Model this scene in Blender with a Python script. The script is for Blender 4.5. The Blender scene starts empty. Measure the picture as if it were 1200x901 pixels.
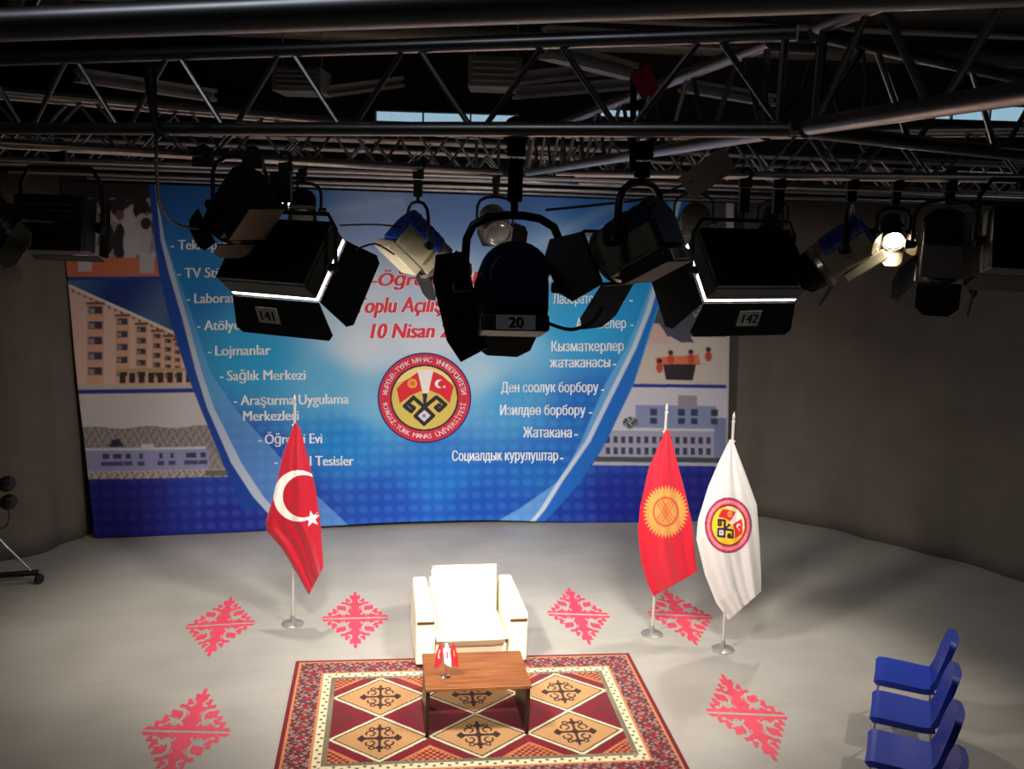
import bpy, bmesh, math, random
import numpy as np
from mathutils import Matrix, Vector
from mathutils.geometry import delaunay_2d_cdt
random.seed(4)
SC = bpy.context.scene
COL = SC.collection
PI = math.pi
R = math.radians

# ------------------------------------------------------------------ camera
H0, PITCH, ROLL, FPX = 4.0, R(10.284), R(1.829), 1167.0
FWD = Vector((0, math.cos(PITCH), -math.sin(PITCH)))
_r = Vector((1, 0, 0)); _u = _r.cross(FWD)
RGT = _r * math.cos(ROLL) + _u * math.sin(ROLL)
UPV = _u * math.cos(ROLL) - _r * math.sin(ROLL)
CAM = Vector((0, 0, H0))
cd = bpy.data.cameras.new('camera'); cam = bpy.data.objects.new('camera', cd); COL.objects.link(cam)
cd.sensor_width = 36; cd.lens = FPX / 1200 * 36; cd.clip_start = .05
m = Matrix.Identity(4)
for i, v in enumerate((RGT, UPV, -FWD)):
    for j in range(3): m[j][i] = v[j]
m.translation = CAM
cam.matrix_world = m
SC.camera = cam

# ------------------------------------------------------------------ exposure, world
SC.view_settings.view_transform = 'Standard'; SC.view_settings.look = 'None'
SC.view_settings.exposure = 0.0; SC.view_settings.gamma = 1.0; SC.view_settings.use_curve_mapping = False
w = bpy.data.worlds.new('world'); SC.world = w; w.use_nodes = True
w.node_tree.nodes['Background'].inputs[0].default_value = (.55, .6, .8, 1)
w.node_tree.nodes['Background'].inputs[1].default_value = .012

# power in watts of every lamp, the left and ceiling ones added as fill (lamp sits in the lens of the fixture that carries it)
P_KEY, P_SOFT, P_BACK, P_SIDE, P_RIGHT, P_LEFT_FILL, P_CEIL_FILL = 1300, 78, 330, 24, 210, 200, 11

# ------------------------------------------------------------------ measuring helpers
def ray(px, py): return FWD + RGT * ((px - 600) / FPX) + UPV * ((450.5 - py) / FPX)
def at_y(px, py, Y):
    d = ray(px, py); return CAM + d * (Y / d.y)
def at_z(px, py, z=0.0):
    d = ray(px, py); return CAM + d * ((z - H0) / d.z)

# ------------------------------------------------------------------ materials
def lin(c):
    return tuple(((x / 255) / 12.92 if x / 255 <= .04045 else ((x / 255 + .055) / 1.055) ** 2.4) for x in c)
def nlin(a):
    a = np.asarray(a, float) / 255
    return np.where(a <= .04045, a / 12.92, ((a + .055) / 1.055) ** 2.4)
def mat(name, rgb, rough=.5, metal=0., var=.08, scale=12., spec=.5, emit=None, estr=0.):
    M = bpy.data.materials.new(name); M.use_nodes = True
    nt = M.node_tree; b = nt.nodes['Principled BSDF']
    c = lin(rgb)
    n = nt.nodes.new('ShaderNodeTexNoise'); n.inputs['Scale'].default_value = scale; n.inputs['Detail'].default_value = 4
    tc = nt.nodes.new('ShaderNodeTexCoord'); nt.links.new(tc.outputs['Object'], n.inputs['Vector'])
    r = nt.nodes.new('ShaderNodeValToRGB')
    r.color_ramp.elements[0].position = .3; r.color_ramp.elements[1].position = .7
    r.color_ramp.elements[0].color = tuple(max(0, x * (1 - var)) for x in c) + (1,)
    r.color_ramp.elements[1].color = tuple(min(1, x * (1 + var)) for x in c) + (1,)
    nt.links.new(n.outputs['Fac'], r.inputs['Fac']); nt.links.new(r.outputs['Color'], b.inputs['Base Color'])
    b.inputs['Roughness'].default_value = rough; b.inputs['Metallic'].default_value = metal
    b.inputs['Specular IOR Level'].default_value = spec
    if emit:
        b.inputs['Emission Color'].default_value = lin(emit) + (1,); b.inputs['Emission Strength'].default_value = estr
    return M
def attr_mat(name, rough=.6, sheen=0., spec=.3):
    M = bpy.data.materials.new(name); M.use_nodes = True
    nt = M.node_tree; b = nt.nodes['Principled BSDF']
    a = nt.nodes.new('ShaderNodeAttribute'); a.attribute_name = 'dye'
    nt.links.new(a.outputs['Color'], b.inputs['Base Color'])
    b.inputs['Roughness'].default_value = rough; b.inputs['Specular IOR Level'].default_value = spec
    if sheen: b.inputs['Sheen Weight'].default_value = sheen
    return M
M = dict(
    tube=mat('aluminium_tube', (158, 154, 153), .36, 1., .14, 6),
    black=mat('black_paint', (17, 17, 18), .45, 0, .2),
    blacksatin=mat('black_steel', (12, 12, 13), .38, .2, .2),
    fin=mat('black_ribbed_metal', (22, 22, 22), .3, .5, .2),
    blue=mat('blue_enamel', (22, 58, 150), .38, 0, .06),
    navy=mat('navy_enamel', (14, 22, 64), .42, 0, .08),
    tan=mat('beige_enamel', (128, 118, 96), .45, .2, .08),
    olive=mat('dark_olive_enamel', (52, 47, 38), .5, .1, .1),
    steel=mat('bright_steel', (200, 198, 192), .28, 1., .05),
    pole=mat('satin_pole', (206, 203, 198), .38, .35, .03),
    base=mat('brushed_steel_base', (170, 167, 160), .38, .6, .05),
    plate=mat('number_plate', (228, 226, 220), .6, 0, .04),
    ink=mat('black_ink', (16, 16, 18), .6, 0, .05),
    red=mat('red_tag', (190, 20, 45), .5),
    cable=mat('black_rubber', (9, 9, 10), .6, 0, .1),
    greycable=mat('grey_rubber', (90, 88, 84), .6, 0, .1),
    curtain=mat('grey_curtain_cloth', (104, 96, 90), .95, 0, .10, 2.5, .1),
    wall=mat('dark_wall_paint', (44, 42, 44), .9, 0, .15, 3),
    ceil=mat('dark_ceiling_paint', (36, 35, 38), .9, 0, .2, 2),
    beam=mat('grey_steel_beam', (150, 148, 148), .6, .2, .1, 4),
    duct=mat('grey_sheet_metal', (112, 110, 104), .5, .3, .1, 4),
    chrome=mat('chrome', (205, 205, 205), .14, 1., .02),
    leather=mat('cream_leather', (238, 231, 206), .5, 0, .03, 5, .35),
    brown=mat('brown_wood_strip', (86, 50, 24), .4, 0, .15, 20),
    darkwood=mat('dark_brown_laminate', (42, 26, 20), .35, 0, .2, 15),
    cblue=mat('blue_chair_plastic', (26, 54, 165), .38, 0, .05, 8),
    white=mat('white_paint', (228, 226, 222), .5, 0, .03),
    letter=mat('white_print', (232, 236, 240), .6, 0, .02),
    redletter=mat('red_print', (222, 30, 62), .6, 0, .05),
    sticker=mat('red_vinyl', (216, 66, 90), .5, 0, .08, 4),
    emred=mat('emblem_red', (206, 40, 66), .6, 0, .03),
    lamp=mat('warm_lamp_glow', (255, 240, 215), .4, 0, 0, emit=(255, 236, 205), estr=30),
    tubeglow=mat('white_tube_glow', (255, 255, 250), .4, 0, 0, emit=(255, 250, 240), estr=5),
    reflector=mat('white_reflector', (220, 216, 205), .5),
    lensglass=mat('grey_lens_glass', (120, 118, 110), .12, 0, .05, spec=.8),
    skylight=mat('frosted_pane', (150, 175, 190), .4, 0, .5, 22, emit=(150, 185, 205), estr=.9),
    carpetedge=mat('dark_red_wool', (92, 16, 26), .95, 0, .1, 60),
)
# floor: grey vinyl with seams and soft wear
def floor_mat():
    F = bpy.data.materials.new('grey_vinyl_floor'); F.use_nodes = True
    nt = F.node_tree; N = nt.nodes.new; L = nt.links.new; b = nt.nodes['Principled BSDF']
    tc = N('ShaderNodeTexCoord')
    mp = N('ShaderNodeMapping'); mp.inputs['Rotation'].default_value[2] = R(-15); L(tc.outputs['Object'], mp.inputs['Vector'])
    n1 = N('ShaderNodeTexNoise'); n1.inputs['Scale'].default_value = 1.2; n1.inputs['Detail'].default_value = 5; L(mp.outputs[0], n1.inputs['Vector'])
    mp2 = N('ShaderNodeMapping'); mp2.inputs['Scale'].default_value = (.35, 5, 1); L(mp.outputs[0], mp2.inputs['Vector'])
    n2 = N('ShaderNodeTexNoise'); n2.inputs['Scale'].default_value = 1.6; n2.inputs['Detail'].default_value = 3; L(mp2.outputs[0], n2.inputs['Vector'])
    r1 = N('ShaderNodeValToRGB'); r1.color_ramp.elements[0].color = lin((160, 155, 148)) + (1,); r1.color_ramp.elements[1].color = lin((172, 167, 160)) + (1,)
    r1.color_ramp.elements[0].position = .35; r1.color_ramp.elements[1].position = .65
    L(n1.outputs['Fac'], r1.inputs['Fac'])
    r2 = N('ShaderNodeValToRGB'); r2.color_ramp.elements[0].color = (.955, .955, .955, 1); r2.color_ramp.elements[1].color = (1, 1, 1, 1)
    r2.color_ramp.elements[0].position = .35; r2.color_ramp.elements[1].position = .6
    L(n2.outputs['Fac'], r2.inputs['Fac'])
    mx = N('ShaderNodeMix'); mx.data_type = 'RGBA'; mx.blend_type = 'MULTIPLY'; mx.inputs[0].default_value = 1
    L(r1.outputs[0], mx.inputs[6]); L(r2.outputs[0], mx.inputs[7]); L(mx.outputs[2], b.inputs['Base Color'])
    b.inputs['Roughness'].default_value = .42; b.inputs['Specular IOR Level'].default_value = .35
    return F
M['floor'] = floor_mat()
def wood_mat():
    F = bpy.data.materials.new('warm_wood_veneer'); F.use_nodes = True
    nt = F.node_tree; N = nt.nodes.new; L = nt.links.new; b = nt.nodes['Principled BSDF']
    tc = N('ShaderNodeTexCoord'); mp = N('ShaderNodeMapping'); mp.inputs['Scale'].default_value = (2, 26, 2); L(tc.outputs['Object'], mp.inputs['Vector'])
    n = N('ShaderNodeTexNoise'); n.inputs['Scale'].default_value = 1.5; n.inputs['Detail'].default_value = 6; n.inputs['Distortion'].default_value = .6; L(mp.outputs[0], n.inputs['Vector'])
    r = N('ShaderNodeValToRGB'); r.color_ramp.elements[0].color = lin((106, 58, 26)) + (1,); r.color_ramp.elements[1].color = lin((148, 90, 48)) + (1,)
    r.color_ramp.elements[0].position = .3; r.color_ramp.elements[1].position = .7
    L(n.outputs['Fac'], r.inputs['Fac']); L(r.outputs[0], b.inputs['Base Color']); b.inputs['Roughness'].default_value = .35
    return F
M['wood'] = wood_mat()
M['banner'] = attr_mat('printed_banner_vinyl', .55)
M['flag'] = attr_mat('satin_flag_cloth', .6, .2)
M['carpet'] = attr_mat('knotted_wool_pile', .95, .2, .1)

# ------------------------------------------------------------------ mesh helpers
class MB:
    def __init__(s): s.v = []; s.f = []; s.mi = []
    def add(s, vs, fs, T=None, k=0):
        o = len(s.v)
        for p in vs:
            p = Vector(p)
            s.v.append(tuple(T @ p) if T is not None else tuple(p))
        for f in fs: s.f.append(tuple(i + o for i in f)); s.mi.append(k)
        return s
    def box(s, c, d, T=None, k=0, top=None):
        x, y, z = d[0] / 2, d[1] / 2, d[2] / 2
        tx, ty = (top if top else (1, 1))
        vs = [(-x, -y, -z), (x, -y, -z), (x, y, -z), (-x, y, -z), (-x * tx, -y * ty, z), (x * tx, -y * ty, z), (x * tx, y * ty, z), (-x * tx, y * ty, z)]
        vs = [(a + c[0], b + c[1], e + c[2]) for a, b, e in vs]
        return s.add(vs, [(0, 3, 2, 1), (4, 5, 6, 7), (0, 1, 5, 4), (1, 2, 6, 5), (2, 3, 7, 6), (3, 0, 4, 7)], T, k)
    def tube(s, pts, r, n=10, T=None, k=0, closed=False):
        pts = [Vector(p) for p in pts]; m_ = len(pts); vs = []; fs = []
        prev = None
        for i, p in enumerate(pts):
            if closed: t = pts[(i + 1) % m_] - pts[i - 1]
            else: t = (pts[min(i + 1, m_ - 1)] - pts[max(i - 1, 0)])
            t.normalize()
            if prev is None:
                a = Vector((0, 0, 1)) if abs(t.z) < .9 else Vector((1, 0, 0))
                x = t.cross(a).normalized()
            else: x = (prev - t * prev.dot(t)).normalized()
            prev = x; y = t.cross(x)
            rr = r[i] if isinstance(r, (list, tuple)) else r
            for j in range(n):
                a = 2 * PI * j / n; vs.append(p + x * (rr * math.cos(a)) + y * (rr * math.sin(a)))
        for i in range(m_ if closed else m_ - 1):
            i2 = (i + 1) % m_
            for j in range(n):
                j2 = (j + 1) % n; fs.append((i * n + j, i * n + j2, i2 * n + j2, i2 * n + j))
        if not closed:
            fs.append(tuple(range(n - 1, -1, -1))); fs.append(tuple((m_ - 1) * n + j for j in range(n)))
        return s.add(vs, fs, T, k)
    def lathe(s, prof, n=24, T=None, k=0):            # profile (r, z) turned about Z
        vs = []; fs = []
        for r_, z in prof:
            for j in range(n):
                a = 2 * PI * j / n; vs.append((r_ * math.cos(a), r_ * math.sin(a), z))
        for i in range(len(prof) - 1):
            for j in range(n):
                j2 = (j + 1) % n; fs.append((i * n + j, i * n + j2, (i + 1) * n + j2, (i + 1) * n + j))
        if prof[0][0] > 1e-5: fs.append(tuple(range(n - 1, -1, -1)))
        if prof[-1][0] > 1e-5: fs.append(tuple((len(prof) - 1) * n + j for j in range(n)))
        return s.add(vs, fs, T, k)
    def prism(s, poly, a, b, T=None, k=0):             # polygon in XZ, pushed along Y from a to b
        n = len(poly)
        vs = [(x, a, z) for x, z in poly] + [(x, b, z) for x, z in poly]
        fs = [tuple(range(n)), tuple(range(2 * n - 1, n - 1, -1))] + [(i, i + n, (i + 1) % n + n, (i + 1) % n) for i in range(n)]
        return s.add(vs, fs, T, k)
    def slab(s, quad, t, T=None, k=0):                  # polygon of 3D points, thickened along its normal
        q = [Vector(p) for p in quad]; nrm = (q[1] - q[0]).cross(q[2] - q[0]).normalized() * (t / 2); n = len(q)
        vs = [p + nrm for p in q] + [p - nrm for p in q]
        fs = [tuple(range(n)), tuple(range(2 * n - 1, n - 1, -1))] + [(i, i + n, (i + 1) % n + n, (i + 1) % n) for i in range(n)]
        return s.add(vs, fs, T, k)
    def build(s, name, mats, parent=None, smooth=40, bevel=0., seg=2):
        me = bpy.data.meshes.new(name); me.from_pydata(s.v, [], s.f)
        for q in (mats if isinstance(mats, (list, tuple)) else [mats]): me.materials.append(q)
        me.polygons.foreach_set('material_index', s.mi)
        bm = bmesh.new(); bm.from_mesh(me); bmesh.ops.recalc_face_normals(bm, faces=bm.faces); bm.to_mesh(me); bm.free()
        if smooth:
            me.polygons.foreach_set('use_smooth', [True] * len(me.polygons)); me.set_sharp_from_angle(angle=R(smooth))
        o = bpy.data.objects.new(name, me); COL.objects.link(o)
        if parent is not None: o.parent = parent
        if bevel:
            b = o.modifiers.new('bevel', 'BEVEL'); b.width = bevel; b.segments = seg; b.limit_method = 'ANGLE'; b.angle_limit = R(35)
        return o
def tag(o, label=None, cat=None, group=None, kind=None):
    if label: o['label'] = label
    if cat: o['category'] = cat
    if group: o['group'] = group
    if kind: o['kind'] = kind
    return o
def empty(name, loc, label, cat, group=None, rz=0.):
    o = bpy.data.objects.new(name, None); COL.objects.link(o); o.location = loc; o.rotation_euler = (0, 0, rz); o.empty_display_size = .1
    return tag(o, label, cat, group)
def struct(o): o['kind'] = 'structure'; return o
def grid_obj(name, V, C, material, parent=None, solid=0.):     # V (n,m,3) points, C (n,m,3) linear colour
    n, m_ = V.shape[:2]
    me = bpy.data.meshes.new(name)
    idx = np.arange(n * m_).reshape(n, m_)
    F = np.stack([idx[:-1, :-1], idx[:-1, 1:], idx[1:, 1:], idx[1:, :-1]], -1).reshape(-1, 4)
    me.from_pydata(V.reshape(-1, 3).tolist(), [], F.tolist())
    me.polygons.foreach_set('use_smooth', [True] * len(me.polygons))
    a = me.color_attributes.new('dye', 'FLOAT_COLOR', 'POINT')
    a.data.foreach_set('color', np.concatenate([C.reshape(-1, 3), np.ones((n * m_, 1))], 1).ravel().astype(np.float32))
    me.materials.append(material)
    o = bpy.data.objects.new(name, me); COL.objects.link(o)
    if parent is not None: o.parent = parent
    if solid:
        s_ = o.modifiers.new('thickness', 'SOLIDIFY'); s_.thickness = solid; s_.offset = 0
    return o
# numpy drawing helpers
def in_poly(X, Y, poly):
    ins = np.zeros(X.shape, bool); n = len(poly)
    for i in range(n):
        x1, y1 = poly[i]; x2, y2 = poly[(i + 1) % n]
        if y1 == y2: continue
        c = ((y1 > Y) != (y2 > Y)) & (X < (x2 - x1) * (Y - y1) / (y2 - y1) + x1)
        ins ^= c
    return ins
def d_line(X, Y, pts):
    d = np.full(X.shape, 1e9)
    for (x1, y1), (x2, y2) in zip(pts[:-1], pts[1:]):
        vx, vy = x2 - x1, y2 - y1; L2 = vx * vx + vy * vy + 1e-12
        t = np.clip(((X - x1) * vx + (Y - y1) * vy) / L2, 0, 1)
        d = np.minimum(d, np.hypot(X - x1 - t * vx, Y - y1 - t * vy))
    return d
def star_poly(cx, cy, r, n=5, inner=.382, rot=0.):
    return [(cx + (r if k % 2 == 0 else r * inner) * math.cos(rot + PI * k / n), cy + (r if k % 2 == 0 else r * inner) * math.sin(rot + PI * k / n)) for k in range(2 * n)]
def emblem_paint(X, Y):            # unit disc, y up -> rgb (0-255), mask
    r = np.hypot(X, Y); C = np.zeros(X.shape + (3,))
    C[:] = (206, 40, 66)
    C[r > .965] = (52, 40, 110)
    C[(r < .735)] = (40, 24, 50)
    ins = r < .695
    C[ins] = (214, 190, 92)
    C[ins & (Y > .35)] = (240, 214, 140)
    q = lambda pts: [((x - 415) / 388, -(y - 475) / 388) for x, y in pts]
    C[ins & in_poly(X, Y, q([(185, 395), (240, 335), (300, 300), (360, 255), (378, 330), (395, 415), (300, 455), (210, 522)]))] = (216, 34, 50)
    C[ins & in_poly(X, Y, q([(490, 250), (570, 290), (660, 380), (642, 450), (625, 522), (545, 450), (455, 410), (470, 330)]))] = (216, 34, 50)
    C[ins & in_poly(X, Y, q([(355, 235), (492, 235), (445, 445), (405, 445)]))] = (236, 228, 226)
    sx, sy = q([(315, 352)])[0]; C[np.hypot(X - sx, Y - sy) < .105] = (236, 160, 60); C[np.hypot(X - sx, Y - sy) < .05] = (216, 110, 50)
    sx, sy = q([(540, 357)])[0]; C[(np.hypot(X - sx, Y - sy) < .095) & (np.hypot(X - sx - .045, Y - sy) > .075)] = (245, 235, 235)
    sx, sy = q([(582, 383)])[0]; C[in_poly(X, Y, star_poly(sx, sy, .04))] = (245, 235, 235)
    w_ = .043
    for pts in ([(415, 555), (325, 472), (250, 545), (305, 592), (330, 562), (298, 540)], [(415, 555), (515, 470), (590, 535), (535, 588), (508, 560), (540, 538)], [(415, 555), (490, 628), (412, 700), (340, 630), (415, 555)]):
        C[d_line(X, Y, q(pts)) < w_] = (38, 30, 44)
    C[in_poly(X, Y, q([(398, 440), (442, 440), (428, 545), (408, 545)]))] = (38, 34, 60)
    C[in_poly(X, Y, q([(412, 582), (465, 630), (412, 680), (362, 630)]))] = (214, 208, 230)
    C[np.hypot(X - q([(412, 630)])[0][0], Y - q([(412, 630)])[0][1]) < .04] = (140, 130, 150)
    return C, r <= 1.0
def text_mesh(body, bold=.0, shear=0., align='LEFT', space=1.):
    cu = bpy.data.curves.new('lettering', 'FONT'); cu.body = body; cu.size = 1; cu.shear = shear; cu.align_x = align
    cu.resolution_u = 3; cu.space_character = space; cu.fill_mode = 'NONE'
    o = bpy.data.objects.new('lettering', cu); COL.objects.link(o)
    dg = bpy.context.evaluated_depsgraph_get(); dg.update()
    me = bpy.data.meshes.new_from_object(o.evaluated_get(dg))
    # fill the outlines by winding number (strokes of one letter may overlap)
    nxt = {}
    for e_ in me.edges: nxt.setdefault(e_.vertices[0], []).append(e_.vertices[1]); nxt.setdefault(e_.vertices[1], []).append(e_.vertices[0])
    P2 = [Vector((v.co.x, v.co.y)) for v in me.vertices]; seen = set(); loops = []
    for i0 in range(len(P2)):
        if i0 in seen or i0 not in nxt: continue
        lp = [i0]; seen.add(i0); cur = i0 + 1 if (i0 + 1) in nxt[i0] else nxt[i0][0]
        while cur not in seen:
            lp.append(cur); seen.add(cur)
            cand = [q for q in nxt[cur] if q not in seen]
            if not cand: break
            cur = cand[0]
        loops.append(lp)
    ed = [(lp[i], lp[(i + 1) % len(lp)]) for lp in loops for i in range(len(lp))]
    V2, _, F2 = delaunay_2d_cdt(P2, ed, [], 0, 1e-6)[:3]
    def winding(p):
        wn = 0
        for a, b_ in ed:
            A, B = P2[a], P2[b_]
            if (A.y <= p.y) != (B.y <= p.y):
                x = A.x + (p.y - A.y) / (B.y - A.y) * (B.x - A.x)
                if x > p.x: wn += 1 if B.y > A.y else -1
        return wn
    vs = [(v.x, v.y, 0.) for v in V2]
    fs = [tuple(f) for f in F2 if winding(sum((V2[i] for i in f), Vector((0, 0))) / len(f)) != 0]
    if bold:                                  # heavier stroke: the same glyphs laid again a hair to the side
        k = len(vs); b0 = list(vs); f0 = list(fs)
        for q, dx in enumerate((bold, -bold)):
            vs += [(x + dx, y, z) for x, y, z in b0]; fs += [tuple(i + k * (q + 1) for i in f) for f in f0]
    bpy.data.objects.remove(o); bpy.data.meshes.remove(me); bpy.data.curves.remove(cu)
    return vs, fs

# ------------------------------------------------------------------ the room
YAW = R(7.4)                       # the carpet, table and armchair stand at this angle
flr = MB().box((.5, 5.5, -.05), (19, 17, .1)).build('floor', M['floor'], smooth=0); struct(flr)
cl = MB().box((.5, 5.5, 6.45), (19, 17, .1)).build('ceiling', M['ceil'], smooth=0); struct(cl)
for nm, c, d in (('wall_left', (-8.95, 5.5, 3.2), (.1, 17, 6.4)), ('wall_right', (9.95, 5.5, 3.2), (.1, 17, 6.4)), ('wall_front', (.5, -2.95, 3.2), (19, .1, 6.4))):
    struct(MB().box(c, d).build(nm, M['wall'], smooth=0))
# back wall with its clerestory openings
WINS = [(-1.9, -.02, 4.99, 5.15), (.95, 1.55, 5.14, 5.26), (5.1, 6.6, 5.24, 5.46)]
wb = MB(); Yw = 13.45; xs = [-9.0]
for a, b_, z0, z1 in WINS:
    wb.box(((xs[-1] + a) / 2, Yw, 3.2), (a - xs[-1], .1, 6.4)); xs.append(b_)
    wb.box(((a + b_) / 2, Yw, z0 / 2), (b_ - a, .1, z0)); wb.box(((a + b_) / 2, Yw, (z1 + 6.4) / 2), (b_ - a, .1, 6.4 - z1))
wb.box(((xs[-1] + 10) / 2, Yw, 3.2), (10 - xs[-1], .1, 6.4))
struct(wb.build('wall_back', M['wall'], smooth=0))
for i, (a, b_, z0, z1) in enumerate(WINS):
    t = .02
    f = MB().box(((a + b_) / 2, Yw - .03, z0 + t / 2), (b_ - a, .08, t)).box(((a + b_) / 2, Yw - .03, z1 - t / 2), (b_ - a, .08, t))
    for x in np.linspace(a + t / 2, b_ - t / 2, max(2, int((b_ - a) / .5) + 1)): f.box((x, Yw - .03, (z0 + z1) / 2), (t, .08, z1 - z0 - 2 * t))
    o = struct(f.build('window_%d' % (i + 1), M['beam'], smooth=0))
    MB().box(((a + b_) / 2, Yw, (z0 + z1) / 2), (b_ - a, .012, z1 - z0)).build('pane', M['skylight'], o, smooth=0)

# studio curtains hung round the stage
def curtain(name, pts, label, z1=4.15, amp=.035, per=.33, seed=1, quiet=None):
    rng = random.Random(seed); P = []; s = 0
    # resample the path finely
    q = [Vector((x, y)) for x, y in pts]; L = [0]
    for a, b_ in zip(q[:-1], q[1:]): L.append(L[-1] + (b_ - a).length)
    n = int(L[-1] / .04); ss = np.linspace(0, L[-1], n)
    X = np.interp(ss, L, [p.x for p in q]); Y = np.interp(ss, L, [p.y for p in q])
    kx = np.ones(9) / 9
    Xs = np.convolve(np.pad(X, 4, 'edge'), kx, 'valid'); Ys = np.convolve(np.pad(Y, 4, 'edge'), kx, 'valid')
    tx, ty = np.gradient(Xs), np.gradient(Ys); l = np.hypot(tx, ty); nx, ny = -ty / l, tx / l
    zs = np.array([0.004, .25, .6, 1.2, 2.0, 2.8, 3.5, z1]); V = np.zeros((len(zs), n, 3))
    ph = np.cumsum(np.array([rng.uniform(.5, 1.5) for _ in range(n)])) * .04 / per * 2 * PI
    A = np.convolve(np.array([rng.uniform(.1, 1.6) for _ in range(n + 24)]), np.ones(25) / 25, 'valid') * amp
    for k, z in enumerate(zs):
        f = A * np.sin(ph + .25 * math.sin(z)) * (1.1 - .05 * z) + .012 * np.sin(ss * 1.7 + z * .8)
        V[k, :, 0] = Xs + nx * f; V[k, :, 1] = Ys + ny * f; V[k, :, 2] = z
    C = np.zeros(V.shape) + .1
    o = grid_obj(name, V, C, M['curtain'], None, .006)
    tag(o, label, 'curtain')
    return o
curtain('studio_curtain', [(-7.6, -1), (-7.5, 5), (-7.0, 8.6), (-6.2, 9.85), (-5.5, 10.215), (-5.336, 10.317), (-5.22, 10.6), (-5.08, 10.74), (-5.02, 11.0), (-4.99, 11.3), (-4.8, 11.75), (-4.2, 12.0)],
        'grey floor-length studio curtain to the left of the printed banner', amp=.05, per=.7, seed=3)
curtain('studio_curtain', [(-3.9, 11.9), (.05, 12.55), (2.4, 12.85), (2.95, 12.80), (3.353, 12.765), (4.048, 12.424), (4.863, 11.655), (5.329, 11.282), (5.834, 10.674), (7.0, 9.0), (7.8, 6.5), (8.0, 3), (8.0, -1)],
        'wide dark grey studio curtain right of the banner, behind the white flag', amp=.03, per=.9, seed=8)

# ------------------------------------------------------------------ printed banner
B0, B1 = Vector((-4.777, 11.10)), Vector((2.846, 12.51))
BT = (B1 - B0).normalized(); BN = Vector((BT.y, -BT.x))      # towards the camera
BL = (B1 - B0).length
def banner_pt(px, py, off=0.):
    d = ray(px, py); p0 = Vector((B0.x, B0.y))
    t = (BN.x * p0.x + BN.y * p0.y) / (BN.x * d.x + BN.y * d.y)
    p = CAM + d * t
    u = (Vector((p.x, p.y)) - p0).dot(BT)
    z = max(p.z, .012)
    bulge = -.13 * (1 - (2 * u / BL - 1) ** 2) + .012 * math.sin(u * 2.3 + .7 * z) + .006 * math.sin(u * 5.1 - 1.9 * z) + .006 * math.sin(z * 4 + u)
    return Vector((p.x + BN.x * (bulge + off), p.y + BN.y * (bulge + off), z))
BG = [(185, 225, 30, 100, 180), (210, 330, 26, 125, 195), (300, 420, 34, 160, 216), (330, 235, 60, 110, 185), (440, 262, 130, 155, 205), (600, 245, 66, 110, 185), (540, 250, 95, 130, 195),
      (700, 240, 50, 108, 190), (780, 250, 30, 110, 215), (640, 290, 120, 165, 215), (430, 350, 200, 212, 230), (425, 410, 205, 214, 228), (500, 400, 206, 214, 228), (520, 330, 190, 205, 226), (560, 440, 170, 202, 225), (600, 400, 140, 195, 228),
      (680, 380, 34, 160, 220), (745, 350, 24, 150, 220), (600, 470, 66, 155, 214), (640, 560, 16, 98, 190), (520, 560, 18, 104, 195), (400, 520, 22, 124, 205), (450, 600, 14, 66, 170), (560, 600, 12, 72, 175),
      (340, 612, 24, 44, 150), (380, 450, 90, 172, 218), (440, 470, 120, 180, 218), (150, 600, 28, 20, 122), (110, 590, 26, 18, 110), (250, 575, 34, 56, 168), (270, 605, 28, 34, 145), (720, 590, 22, 34, 145), (840, 590, 30, 28, 125), (650, 605, 18, 52, 155), (690, 480, 20, 100, 190), (300, 560, 28, 70, 175)]
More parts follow.
